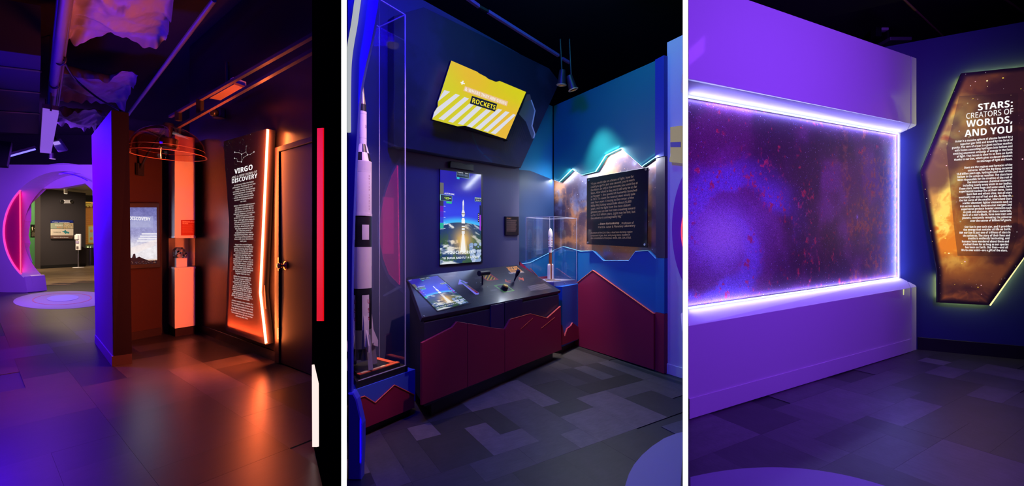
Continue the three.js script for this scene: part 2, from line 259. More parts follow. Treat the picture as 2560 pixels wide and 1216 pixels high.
// constellation panel
{
  const OUT = [[558.5, 354], [667.5, 322], [650.5, 733], [663.5, 862], [564.5, 827], [573, 556]];
  const fr = W1.at(610, 845, 0.02), off = 0.085, g = thing('constellation_panel', fr, 'tall angular black constellation panel titled VIRGO with a red neon edge', 'sign');
  const pr = new Print(fr, OUT, 760, off), c = pr.g;
  c.fillStyle = '#000'; c.fillRect(0, 0, pr.W, pr.H);
  for (let i = 0; i < 900; i++) { const x = rnd() * pr.W, y = rnd() ** 1.7 * pr.H * 0.75; c.fillStyle = ['#cfe', '#fff', '#9cb', '#ffd'][i % 4]; c.globalAlpha = 0.25 + 0.6 * rnd(); c.beginPath(); c.arc(x, y, 0.6 + 1.6 * rnd() ** 4, 0, 7); c.fill(); } c.globalAlpha = 1;
  const S = { a: [587, 381], b: [597.5, 382], c: [604, 386], d: [603.5, 405], e: [594, 404], f: [592, 397], g: [586, 396], h: [615, 380], i: [615.5, 366], j: [619, 387.5], k: [609, 394], l: [626, 386], m: [635, 380] };
  for (const w of ['abcd', 'degf'.replace('g', ''), 'fg', 'chi', 'hj', 'jkd', 'jlm']) pr.line([...w].map((n) => S[n]), '#e8e0da', 1.6);
  for (const n of 'adcgjm') { const [x, y] = pr.c(...S[n]); c.fillStyle = '#fff'; c.beginPath(); c.arc(x, y, 5.5, 0, 7); c.fill(); }
  for (const n of 'behikl') { const [x, y] = pr.c(...S[n]); c.fillStyle = '#fff'; c.beginPath(); c.arc(x, y, 2.6, 0, 7); c.fill(); }
  pr.text('VIRGO', 608.5, 430, 13, '#fff', 'center', 'bold|sans-serif', 46);
  pr.text('AND A NEW DAWN OF', 609.5, 440, 6, '#efe6e2', 'center', 'sans-serif', 63);
  pr.text('DISCOVERY', 609.5, 452, 10.5, '#fff', 'center', 'bold|sans-serif', 64);
  const body = [
    ['In February 1600, the Italian', 'philosopher Giordano Bruno was', 'condemned to death and', 'executed, horribly, for teachings', 'deemed heretical, including the', 'view that the universe was', 'infinite and contained untold', 'numbers of worlds besides', 'our own.'],
    ['Before 1992 most astronomers', 'and space scientists agreed', 'with Bruno, but they had no', 'firm evidence to prove it. In', 'that year, however, researchers', 'discovered a pulsar, PSR', 'B1257+12, in the constellation', 'Virgo 2,300 light years away. A', 'periodic variation in its blink', 'lent proof that planets were', 'circling it, disturbing the light', 'the pulsar emitted as they', 'did. That first proof of', 'exoplanets has since been', 'repeated many times, and we', 'now know of thousands of', 'them, with more discovered', 'each year.'],
    ['Virgo is the second largest', 'constellation in the Milky Way', 'galaxy, covering about three', "percent of the sky. It's easily", 'seen from Earth not just', 'because it is so large, but also', 'because it lies along the', 'ecliptic, the path of the Sun as', 'we perceive it. It also contains', 'many bright objects, including', 'Spica, a binary star system', 'about 250 light-years away. Its', 'primary star is a hot blue giant', 'that burns 20,000 times', 'brighter than our Sun.'],
    ['Within the constellation lies', 'the Virgo Cluster\u2014within it,', 'that is, as we see it from', 'telescopes here on Earth. The', 'Virgo Cluster is actually a', 'group of some 1,300 galaxies', 'outside the Milky Way, lying at', 'a vast distance of 55-65 million', 'light-years away. One is the', 'giant M87 (Messier 87) elliptical', 'galaxy, at the center of which is a', 'supermassive black hole.'],
    ['A statue stands in the middle of a', 'Roman square today to honor the', 'far-thinking Giordano Bruno. And', 'Virgo glimmers brightly overhead,', 'an eternal testimony to an intuition', 'that turned out to be correct four', 'centuries after him.'],
  ];
  const at = [[[609, 461], [608.5, 505]], [[610, 514], [608.5, 605]], [[608, 613.5], [606.5, 687]], [[605, 695], [604, 749]], [[605, 758], [604, 795]]];
  body.forEach((b, i) => pr.block(b, at[i][0], at[i][1], 3.5, '#f6ede8', 'center', 'sans-serif', [57, 53, 50, 52, 56][i]));
  // a shallow light box: pale back, black rim, dark translucent star print in front, a red lamp inside its foot
  const cxy = pr.pts.reduce((a, p) => [a[0] + p[0] / pr.pts.length, a[1] + p[1] / pr.pts.length], [0, 0]), inset = pr.pts.map(([x, y]) => [cxy[0] + (x - cxy[0]) * 0.92, cxy[1] + (y - cxy[1]) * 0.965]);
  mesh('backing', slab(pr.pts, 0, 0.012), [std(lin(0.85, 0.8, 0.78), 0.8), M.plastic], g);
  const rim = shapeOf(pr.pts); rim.holes.push(new THREE.Path(inset.map(([x, y]) => new THREE.Vector2(x, y)))); mesh('rim', slab(rim, 0.012, off - 0.003), M.plastic, g);
  const face = mesh('print_face', pr.slab(off - 0.0025, off), new THREE.MeshPhysicalMaterial({ color: lin(0.13, 0.085, 0.075), roughness: 1, transmission: 0.6, thickness: 0, ior: 1.12, emissive: 0xffffff, emissiveMap: pr.tex(), emissiveIntensity: 2.5 }), g); face.userData.label = 'backlit star print with white text';
  const ia = inset[4], ib = inset[3], fa = V(ia[0] + 0.01, ia[1] + 0.012, 0.045), fb2 = V(ib[0] - 0.01, ib[1] + 0.012, 0.045); mesh('box_lamp', bar(fa, fb2, 0.02, 0.008), glowMat(lin(1, 0.2, 0.06), 2), g);
  rectLight(g, fa.clone().add(fb2).multiplyScalar(0.5).add(V(0, 0.012, 0)), V(0, 1, 0), 0.04, fa.distanceTo(fb2) * 0.95, lin(1, 0.17, 0.045), 1500, fb2.clone().sub(fa).normalize().applyQuaternion(g.quaternion));
  for (const [a, b, sd] of [[inset[4], [inset[4][0] + (inset[5][0] - inset[4][0]) * 0.7, inset[4][1] + (inset[5][1] - inset[4][1]) * 0.7], 1], [inset[3], [inset[2][0] + 0.02, inset[2][1] + 0.25], -1]]) { const p = V(a[0] + sd * 0.012, a[1] + 0.03, 0.045), q = V(b[0] + sd * 0.012, b[1], 0.045); mesh('box_lamp', bar(p, q, 0.008, 0.02), glowMat(lin(1, 0.2, 0.06), 1), g); rectLight(g, p.clone().add(q).multiplyScalar(0.5).add(V(sd * 0.012, 0, 0)), V(sd, 0, 0), 0.03, p.distanceTo(q), lin(1, 0.17, 0.045), 170, q.clone().sub(p).normalize().applyQuaternion(g.quaternion)); }
  const T = [[669.5, 324], [650.8, 732], [665.3, 859]].map(([u, v]) => { const [x, y] = fr.px(u, v, 0.1); return V(x, y, 0.1); });
  const neon = mesh('neon_tube', poly3(T, 0.013), glowMat(lin(1, 0.3, 0.16), 7), g); neon.userData.label = 'glowing red neon tube';
  for (let i = 0; i < 2; i++) {
    const m = T[i].clone().add(T[i + 1]).multiplyScalar(0.5), L = T[i].distanceTo(T[i + 1]), up = T[i].clone().sub(T[i + 1]).normalize();
    const upW = up.clone().applyQuaternion(g.quaternion);
    rectLight(g, m.clone().add(V(0.0, 0, 0.03)), V(-0.1, -0.7, 1), 0.03, L, lin(1, 0.13, 0.03), i ? 520 : 160, upW);
    rectLight(g, m.clone().add(V(-0.016, 0, -0.008)), V(-1, 0, 0.45), 0.03, L, RED, 860, upW);
    rectLight(g, m.clone().add(V(0.035, 0, -0.05)), V(0.3, 0, -1), 0.03, L, lin(1, 0.2, 0.04), 75, upW);
  }
  // lamps behind the panel wash the wall in amber
  const hb = fr.poly([[568, 362], [655, 336]]);
  rectLight(g, V((hb[0][0] + hb[1][0]) / 2, (hb[0][1] + hb[1][1]) / 2, 0.02), V(0, 1, -0.6), Math.abs(hb[1][0] - hb[0][0]), 0.02, lin(1, 0.35, 0.05), 9, V(0, 0, 1).applyQuaternion(g.quaternion));
  mesh('back_lamp', bar(V(hb[0][0], hb[0][1], 0.012), V(hb[1][0], hb[1][1], 0.012), 0.012), glowMat(lin(1, 0.35, 0.05), 2), g);
}
// door with frame and knob
{
  const fr = W1.at(740, 922), g = thing('door_1', fr, 'dark door with a brass knob right of the constellation panel', 'door'); g.name = 'door_1'; g.userData.kind = 'structure';
  const y0 = 0, [xl] = fr.px(695, 700), [xi] = fr.px(706, 700), [xr] = fr.px(846, 700), yt = fr.px(695, 371)[1], yi = fr.px(706, 381)[1];
  const dm = phy(lin(0.02, 0.007, 0.009), 0.6);
  mesh('door_frame', slab([[xl, y0], [xi - 0.004, y0], [xi - 0.004, yi + 0.004], [xr, yi + 0.004], [xr, yt], [xl, yt]], 0.001, 0.035, 0.004), dm, g);
  mesh('door_leaf', slab([[xi, 0.01], [xr, 0.01], [xr, yi], [xi, yi]], 0.001, 0.018, 0.002), dm, g);
  const k = new Fr(fr.w(...fr.px(719, 664), 0.018), fr.x, fr.y), lx = fr.px(719, 664);
  const knob = new THREE.LatheGeometry([[0, 0], [0.045, 0.001], [0.047, 0.008], [0.03, 0.016], [0.014, 0.022], [0.013, 0.04], [0.026, 0.05], [0.033, 0.066], [0.028, 0.08], [0, 0.086]].map((p) => new THREE.Vector2(...p)), 28); knob.rotateX(Math.PI / 2); knob.translate(lx[0], lx[1], 0.018);
  mesh('door_knob', knob, M.brass, g);
  const sx = fr.px(704.5, 660); mesh('strike_plate', slab([[sx[0] - 0.008, sx[1] - 0.07], [sx[0] + 0.008, sx[1] - 0.07], [sx[0] + 0.008, sx[1] + 0.07], [sx[0] - 0.008, sx[1] + 0.07]], 0.03, 0.037), M.brass, g);
  const hx = fr.px(704.5, 833); mesh('hinge', slab([[hx[0] - 0.006, hx[1] - 0.06], [hx[0] + 0.006, hx[1] - 0.06], [hx[0] + 0.006, hx[1] + 0.06], [hx[0] - 0.006, hx[1] + 0.06]], 0.03, 0.038), M.brass, g);
}
// glossy black kiosk flank close to the viewer, its reflections of red neon and white light built as glowing strips
{
  const near = V(-0.694, 0, -1.625), far = V(-1.312, 0, -2.625), back = V(-0.4355 * 3.25, 0, -3.25), in_ = V(-0.4355 * 1.66, 0, -1.66);
  const fr = Fr.wall(far, near), g = thing('exhibit_kiosk', fr, 'tall glossy black kiosk flank with glowing strips standing for its red and white reflections, beside the door', 'kiosk');
  const inv = g.matrixWorld.clone().invert(), L = near.distanceTo(far);
  const body = prism([far, near, in_, back], 0.006, 3.4); body.applyMatrix4(inv); mesh('body', body, phy(lin(0.002, 0.0015, 0.002), 0.5, { specularIntensity: 0 }), g);
  const q = fr.poly([[784, 912], [785.5, 912], [796.5, 960], [797, 1117], [785, 1117]], 0.002);
  mesh('white_reflection_strip', slab(q, 0.001, 0.012), glowMat(lin(1, 0.78, 0.72), 1.1), g);
  const rs = fr.poly([[794, 321], [809, 320], [809, 803], [793, 803]], 0.003); mesh('neon_reflection_strip', slab(rs, 0.001, 0.006), glowMat(lin(1, 0.004, 0.007), 0.72), g); rectLight(g, V((rs[0][0] + rs[1][0]) / 2, (rs[0][1] + rs[2][1]) / 2, 0.02), V(0, 0, 1), 0.05, 1.2, lin(1, 0.02, 0.03), 0.8);
  rectLight(g, V(q[0][0] + 0.05, 0.26, 0.03), V(-0.4, -0.2, 1), 0.05, 0.45, lin(1, 0.6, 0.45), 3);  // small lights added to go with the two reflection strips
}
// alcove wall with the portrait screen
const AL = Fr.wall(fl(330, 852), fl(403, 838.5));
{
  const L = AL.px(403, 838)[0], X0 = AL.px(308, 838)[0], m = structure('wall_back', slab([[X0, 0], [L, 0], [L, 2.8], [X0, 2.8]], -0.12, 0), M.redWall, 'dark red-brown alcove wall behind the portrait screen', 'wall');
  m.position.copy(AL.o); m.quaternion.setFromRotationMatrix(new THREE.Matrix4().makeBasis(AL.x, AL.y, AL.z));
  baseboard(AL, 312, 402.5, 845, 0.11, M.darkPaint, 'dark baseboard under the portrait screen');
  const fr = AL.at(362, 672, 0.001), g = thing('portrait_screen', fr, 'portrait wall screen showing a dusk sky and an observatory, left of the column', 'screen');
  const off = 0.07, pr = new Print(fr, [[300, 519], [391.5, 519], [393, 659.5], [300, 664]], 520, off), c = pr.g;
  pr.paint((x, y) => { const t = (pr.box[3] - y) / (pr.box[3] - pr.box[1]), n = fbm(x * 40, y * 40, 3), s = hash(Math.floor(x * 900), Math.floor(y * 900)) > 0.93 ? 70 : 0; let q = mix([96, 106, 172], [150, 155, 205], sm(0, 0.45, t)); q = mix(q, [238, 236, 240], sm(0.45, 0.78, t + 0.05 * n)); q = mix(q, [235, 178, 120], sm(0.9, 0.96, t)); return q.map((k) => k + (n - 0.5) * 40 + s * (1 - t)); }, 2);
  pr.fill([[300, 541], [383, 541], [383, 570], [300, 572]], 'rgba(170,178,220,0.55)');
  pr.text('DISCOVERY', 350, 551, 8, '#fff', 'center', 'bold|sans-serif', 53);
  pr.text('MADE TO DISCOVER', 322, 543.5, 3, '#eef', 'left');
  for (let i = 0; i < 7; i++) pr.line([[326, 555 + i * 2], [378 - (i * 13) % 7, 555 + i * 2]], 'rgba(250,250,255,0.8)', 1.6);
  for (let i = 0; i < 4; i++) pr.fill([[354 - i * 4, 583 + i * 6], [392, 583 + i * 6], [392, 587 + i * 6], [354 - i * 4, 587 + i * 6]], 'rgba(255,255,255,0.75)');
  pr.fill([[300, 622], [322, 622], [392, 598], [392, 612], [322, 640], [300, 640]], 'rgba(255,240,235,0.55)');
  pr.fill([[300, 646], [330, 645], [333, 636], [338, 635], [340, 646], [348, 642], [356, 646], [372, 652], [393, 651], [393, 662], [300, 666]], '#0d1018');
  pr.fill([[333, 645], [333, 637], [335.5, 634], [338, 637], [338, 645]], '#1a1b24');
  for (let i = 0; i < 40; i++) { const [x, y] = pr.c(328 + rnd() * 62, 652 + rnd() * 7); c.fillStyle = ['#fda', '#fff', '#9bf', '#f97'][i % 4]; c.fillRect(x, y, 3 + 4 * rnd(), 2 + 2 * rnd()); }
  mesh('bezel', slab(fr.poly([[296, 507.5], [399, 507.5], [401.5, 669], [296, 675]], 0.06), 0, 0.062, 0.006), M.plastic, g);
  mesh('display', pr.slab(0.062, 0.07), pr.lit(0.95, 0.15), g);
  const q = fr.px(345, 590); rectLight(g, V(q[0], q[1], 0.085), V(0, 0, 1), 0.45, 0.9, lin(0.62, 0.7, 1), 0.9);
}
wallLine('wall_back', AL.w(AL.px(403, 838)[0] - 0.005, 0, -0.1), W1a.clone().setY(0), 0.05, 2.8, M.black, 'black filler wall added behind the display column to block stray blue light');  // blocker added against blue light leaking past the column
// free standing pillar
{
  const p0 = fl(240, 858), p1 = fl(284, 917), p2 = fl(330, 910), p3 = p0.clone().add(p2).sub(p1), h = 2.7;
  const tp = [[230, 325], [280, 276], [322, 282]].map(([u, v], i) => onY(u, v, h)), lean = [p0, p1, p2].map((p, i) => { const d = -p.z, u = [230, 280, 322][i]; return V((u - CX) / F * d, h, p.z); });
  lean.push(lean[0].clone().add(lean[2]).sub(lean[1]));
  const g = new THREE.Group(); g.name = numbered('wall_pillar'); scene.add(g); tag(g, 'tall grey pillar wall between the blue hall and the red alcove', 'pillar', null, 'structure');
  mesh('body', hexa([p0, p1, p2, p3], lean), phy(lin(0.005, 0.0035, 0.008), 0.7, { specularIntensity: 0.08 }), g);  // near-black colour paints the shade on the pillar front
  { const n = V(p1.z - p0.z, 0, -(p1.x - p0.x)).normalize(); if (n.dot(p0) > 0) n.negate(); const t = n.multiplyScalar(0.004); const e = p1.clone().lerp(p0, 0.012), le = lean[1].clone().lerp(lean[0], 0.012); mesh('painted_lit_side', hexa([p0, e, e.clone().add(t), p0.clone().add(t)].map((p) => p.clone().setY(0.006)), [lean[0], le, le.clone().add(t), lean[0].clone().add(t)]), M.pillar, g).userData.label = 'pale side panel, lightened to paint the blue lit side'; }  // thin pale panel added so this side of the pillar looks lit
  const off = (a, b) => { const n = V(b.z - a.z, 0, -(b.x - a.x)).normalize(); if (n.dot(a) > 0) n.negate(); return n; };
  const n1 = off(p0, p1), n2 = off(p1, p2), bh = 0.11, q = p1.clone().addScaledVector(n1, 0.012).addScaledVector(n2, 0.012);
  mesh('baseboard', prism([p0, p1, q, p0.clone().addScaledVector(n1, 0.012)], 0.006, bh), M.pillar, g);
  mesh('baseboard', prism([p1, p2, p2.clone().addScaledVector(n2, 0.012), q], 0.006, bh), M.darkPaint, g);  // baseboard colours split into a lit side and a shaded front
}
// display column
{
  const f1 = fl(437, 844), f2 = fl(488, 835.5), b1 = fl(421, 831), b2 = f2.clone().add(b1).sub(f1);
  const fr = new Fr(V(f1.x, 0, f1.z), f2.clone().sub(f1), V(0, 1, 0)), g = thing('display_column', fr, 'square white display column glowing orange, with a glass niche and red plaque', 'column');
  const inv = g.matrixWorld.clone().invert(), foot = [f1, f2, b2, b1], cen = foot.reduce((s, p) => s.add(p), V(0, 0, 0)).multiplyScalar(0.25), grow = (k) => foot.map((p) => p.clone().sub(cen).multiplyScalar(k).add(cen));
  const put = (name, f, y0, y1, m) => { const q = prism(f, y0, y1); q.applyMatrix4(inv); return mesh(name, q, m, g); };
  put('plinth', grow(0.94), 0.005, 0.12, M.darkPaint);
  put('lower_body', foot, 0.12, 0.935, M.whiteGloss); put('upper_body', foot, 1.395, 2.8, M.whiteGloss);
  put('niche_floor', grow(1.03), 0.935, 0.96, M.white); put('niche_top', grow(1.03), 1.37, 1.395, M.white);
  const lerp = (a, b, t) => a.clone().lerp(b, t);
  put('niche_back', [lerp(b1, f1, 0), b2, lerp(b2, f2, 0.05), lerp(b1, f1, 0.05)], 0.96, 1.37, M.white);
  put('glass_pane', [lerp(f2, f1, 0.02), f2, b2, lerp(b2, b1, 0.02)], 0.96, 1.37, M.acrylic);
  put('glass_pane', [f1, f2, lerp(f2, b2, 0.012), lerp(f1, b1, 0.012)], 0.96, 1.37, M.acrylic);
  put('glass_pane', [b1, f1, lerp(f1, f2, 0.02), lerp(b1, b2, 0.02)], 0.96, 1.37, M.acrylic);
  for (const [u, v] of [[445, 593.5], [476, 592.5], [446, 674], [477, 672]]) { const [x, y] = fr.px(u, v, 0.005); const s = new THREE.CylinderGeometry(0.006, 0.006, 0.006, 10); s.rotateX(Math.PI / 2); s.translate(x, y, 0.006); mesh('screw', s, M.metal, g); }
  const pr = new Print(fr, [[453.5, 550.5], [487.5, 550], [487.5, 588.5], [453.5, 589]], 300, 0.012);
  pr.g.fillStyle = '#a52a14'; pr.g.fillRect(0, 0, 999, 999);
  pr.text('BOROSILICATE', 456, 556, 3, '#ffd9c0', 'left', 'bold|sans-serif'); pr.text('GLASS', 456, 560, 3, '#ffd9c0', 'left', 'bold|sans-serif');
  for (let i = 0; i < 13; i++) pr.line([[456, 562.5 + i * 1.65], [483 - (i * 7) % 4, 562.3 + i * 1.65]], 'rgba(255,190,150,0.8)', 3);
  pr.line([[456, 586], [477, 585.8]], 'rgba(255,190,150,0.6)', 2.4);
  mesh('plaque', pr.slab(0.001, 0.012, 0.001), pr.mat(0.4), g).userData.label = 'dark red text plaque';
  // specimen and its block, standing in the niche
  const put2 = (name, geo, m, label, cat) => tag(mesh(name, geo, m), label, cat);
  const ctr = foot.reduce((s, p) => s.add(p), V(0, 0, 0)).multiplyScalar(0.25);
  const e1 = f2.clone().sub(f1), e2 = b1.clone().sub(f1), fq = (s, t) => f1.clone().addScaledVector(e1, s).addScaledVector(e2, t);
  put2('specimen_block', prism([fq(0.14, 0.18), fq(0.66, 0.18), fq(0.66, 0.62), fq(0.14, 0.62)], 0.962, 1.085), M.white, 'orange lit block under the glass specimen in the column niche', 'block');
  const cr = new THREE.IcosahedronGeometry(0.085, 2), cp = cr.attributes.position, mid = fq(0.36, 0.4);
  for (let i = 0; i < cp.count; i++) { const p = V(cp.getX(i), cp.getY(i), cp.getZ(i)), k = 0.75 + 0.5 * vn(p.x * 24 + 9, p.y * 24 + p.z * 19 + 4); p.multiplyScalar(k); cp.setXYZ(i, p.x * 0.95, Math.max(-0.055, p.y * 1.15), p.z * 0.95); }
  cr.computeVertexNormals(); cr.translate(mid.x, 1.143, mid.z);
  put2('glass_specimen', cr, phy(lin(0.85, 0.9, 1), 0.04, { transmission: 1, thickness: 0.1, ior: 1.5 }), 'rough lump of clear glass on the block in the column niche', 'glass lump');
}
// clear sound dome on a wall arm
{
  const c = P(421.5, 388, 4.95), g = new THREE.Group(); g.name = numbered('sound_dome'); scene.add(g); g.position.copy(c); tag(g, 'clear tinted acrylic sound dome hanging in front of the display column', 'speaker dome');
  const R = 0.37, prof = [[R + 0.012, -0.005], [R + 0.012, 0.006], [R - 0.002, 0.008], [R - 0.012, 0.07]]; for (let i = 1; i <= 12; i++) { const a = i / 12 * Math.PI / 2; prof.push([(R - 0.012) * Math.cos(a) + 0.0005, 0.07 + 0.29 * Math.sin(a)]); }
  mesh('dome_shell', new THREE.LatheGeometry(prof.map((p) => new THREE.Vector2(...p)), 56), phy(lin(0.8, 0.5, 0.43), 0.03, { transmission: 1, thickness: 0, ior: 2.0, side: THREE.DoubleSide }), g);
  const rim = new THREE.TorusGeometry(R + 0.01, 0.004, 8, 64); rim.rotateX(Math.PI / 2); mesh('rim', rim, phy(lin(0.8, 0.4, 0.3), 0.15, { transmission: 0.5, thickness: 0 }), g);
  { const b = new THREE.TorusGeometry(R - 0.01, 0.002, 8, 64); b.rotateX(Math.PI / 2); b.translate(0, 0.07, 0); mesh('band_ring', b, phy(lin(0.35, 0.18, 0.14), 0.15), g); }
  mesh('stem', new THREE.CylinderGeometry(0.045, 0.03, 0.2, 20).translate(0, 0.29, 0), M.plastic, g);
  mesh('speaker', new THREE.LatheGeometry([[0, 0.08], [0.07, 0.085], [0.085, 0.11], [0.095, 0.19], [0.09, 0.2], [0, 0.2]].map((p) => new THREE.Vector2(...p)), 28), M.plastic, g);
  mesh('cap', new THREE.CylinderGeometry(0.05, 0.06, 0.03, 20).translate(0, 0.375, 0), M.plastic, g);
  const wallP = AL.w(...AL.px(348, 425, 0.01), 0.03).sub(c), top = V(0, 0.385, 0);
  mesh('wall_plate', bar(wallP.clone().add(V(0, -0.08, 0)), wallP.clone().add(V(0, 0.08, 0)), 0.09, 0.03), M.plastic, g);
  mesh('arm', tube([wallP, wallP.clone().lerp(top, 0.3).add(V(0, 0.05, 0)), top], 0.013, 20), M.plastic, g);
}
// round portal at the end of the hall
const PZ = -10.48, PF = new Fr(V(-12.0, 0, PZ), V(1, 0, 0), V(0, 1, 0));
const circ = (fr, cu, cv, r, a0, a1, n, off = 0) => { const [x, y] = fr.px(cu, cv, off), R = r / F * -(fr.o.z + off); const o = []; for (let i = 0; i <= n; i++) { const a = a0 + (a1 - a0) * i / n; o.push([x + R * Math.cos(a), y + R * Math.sin(a)]); } return o; };
{
  const rad = Math.PI / 180, hole = circ(PF, 158, 580, 152, 229 * rad, -49 * rad, 72);
  const pts = [PF.px(-60, 732), PF.px(68, 732), PF.px(62, 692), ...hole, PF.px(252, 692), PF.px(248, 732), PF.px(520, 732), PF.px(520, 412), PF.px(-60, 412)].map(([x, y]) => [x, Math.max(0.006, y)]);
  const m = structure('wall_back', slab(pts, -0.14, 0), M.white, 'violet lit wall around the round portal at the end of the hall', 'wall'); m.position.copy(PF.o);
  const g = thing('portal_tunnel', PF, 'round tunnel lining of the portal with a jagged far rim', 'portal');
  const ring = shapeOf([...circ(PF, 158, 580, 152.4, 229 * rad, -49 * rad, 72), ...circ(PF, 158, 580, 160, -49 * rad, 229 * rad, 72)]);
  mesh('tunnel_ring', slab(ring, -0.45, -0.141), M.white, g);
  const fp = (u, v) => { const [x, y] = PF.px(u, v, -0.46); return [x, Math.max(0.006, y)]; };
  const outer = circ(PF, 158, 580, 172, -8 * rad, 188 * rad, 40, -0.46), jag = [[62, 719], [62, 668], [66, 655], [61, 640], [58, 620], [61, 608], [56, 588], [61, 556], [63, 553], [63, 509], [101, 472], [150, 471], [213, 459], [229, 474], [262, 520], [255, 719]].map((p) => fp(...p));
  const [xl] = fp(-20, 700), [xr] = fp(340, 700);
  mesh('jagged_rim', slab([[xl, 0.006], ...jag, [xr, 0.006], ...outer.filter((p) => p[1] > 1)], -0.6, -0.46), M.white, g);
  mesh('threshold', slab([PF.px(58, 732), PF.px(68, 732), PF.px(62, 692), PF.px(58, 690)].map(([x, y]) => [x, Math.max(0.006, y)]), -0.45, -0.141), M.white, g);
  const seg = circ(PF, 157, 580, 149, 136 * rad, 225 * rad, 30, -0.02), s0 = seg[0], s1 = seg[seg.length - 1];
  const gs = thing('magenta_pane', PF, 'magenta acrylic segment pane with glowing edges inside the round portal', 'light panel');
  mesh('pane', slab(seg, -0.05, -0.03), phy(lin(0.85, 0.02, 0.3), 0.6, { transmission: 0.5, thickness: 0 }), gs);
  const a = V(s0[0], s0[1], -0.02), b = V(s1[0], s1[1], -0.02);
  mesh('glowing_edge', rod(a, b, 0.012, 8), glowMat(lin(1, 0.08, 0.2), 1.6), gs);
  mesh('arc_light', tube(seg.filter((_, i) => i % 3 === 0).map(([x, y]) => V(x + 0.02, y, -0.02)), 0.014, 40), glowMat(lin(1, 0.04, 0.35), 1.5), gs);
  rectLight(gs, V((a.x + b.x) / 2, (a.y + b.y) / 2, -0.07), V(-1, 0, -0.5), 0.06, 2.0, MAGENTA, 10, V(0, 1, 0));
  rectLight(gs, V((a.x + b.x) / 2 - 0.25, (a.y + b.y) / 2, 0.01), V(-0.2, 0, 1), 0.25, 1.6, MAGENTA, 0.12, V(0, 1, 0));
  // blue lamp in the top of the tunnel
  const bt = circ(PF, 158, 580, 146, 60 * rad, 120 * rad, 8, -0.3); mesh('tunnel_light', tube(bt.map(([x, y]) => V(x, y, -0.17)), 0.012, 20), glowMat(lin(0.05, 0, 1), 1.0), g);
  rectLight(g, V(bt[4][0], bt[4][1] - 0.03, -0.25), V(0, 1, -0.5), 1.4, 0.05, lin(0.03, 0, 1), 9, V(0, 0, 1));
}
// black header and side walls that close the hall around the portal
structure('wall_back', (() => { const s = new THREE.Shape(); return mergeGeometries([boxGeo(-33.8, -1, 3.45, CEIL - 0.004, -11.3, -11.1), boxGeo(-33.8, PF.w(...PF.px(-12, 700, -0.6)).x, 0, 3.45, -11.3, -11.1), boxGeo(PF.w(...PF.px(330, 700, -0.6)).x, -1, 0, 3.45, -11.3, -11.1)]); })(), M.black, 'black wall above and beside the portal tunnel', 'wall');
// floor disc in front of the portal
function disc(label, cat, rings, y = 0.0055) {
  const g = new THREE.Group(); g.name = numbered('floor_disc'); scene.add(g); const o = fl(rings[0].c[0], rings[0].c[1]); g.position.copy(o);
  rings.forEach((r, k) => {
    const pts = []; for (let i = 0; i < 72; i++) { const a = i / 72 * Math.PI * 2, p = r.pts ? null : fl(r.c[0] + r.rx * Math.cos(a), r.c[1] - r.ry * Math.sin(a) - (r.tilt ?? 0) * Math.cos(a)); if (p) pts.push([p.x - o.x, -(p.z - o.z)]); }
    const s = r.pts ? shapeOf(r.pts.map(([u, v]) => { const p = fl(u, v); return [p.x - o.x, -(p.z - o.z)]; })) : shapeOf(pts);
    if (r.hole) { const h = new THREE.Path(); for (let i = 0; i < 72; i++) { const a = i / 72 * Math.PI * 2, p = fl(r.c[0] + r.rx * r.hole * Math.cos(a), r.c[1] - r.ry * r.hole * Math.sin(a) - (r.tilt ?? 0) * r.hole * Math.cos(a)); i ? h.lineTo(p.x - o.x, -(p.z - o.z)) : h.moveTo(p.x - o.x, -(p.z - o.z)); } s.holes.push(h); }
    const q = new THREE.ExtrudeGeometry(s, { depth: 0.003, bevelEnabled: false }); q.rotateX(-Math.PI / 2); q.translate(0, y + k * 0.0031, 0); mesh(r.name, q, r.m, g);
  });
  return tag(g, label, cat);
}
disc('round lavender floor disc with a pale blue centre before the portal', 'floor disc', [
  { name: 'base', c: [156, 751.5], rx: 123, ry: 22.5, tilt: 4, m: std(lin(0.5, 0.44, 0.58), 0.5) },
  { name: 'lettering_ring', c: [155, 749], rx: 75, ry: 14.5, tilt: 3, hole: 0.95, m: std(lin(0.8, 0.2, 0.3), 0.5) },
  { name: 'centre', c: [157, 747], rx: 40, ry: 8, tilt: 2, m: std(lin(0.5, 0.7, 0.95), 0.5) }]);
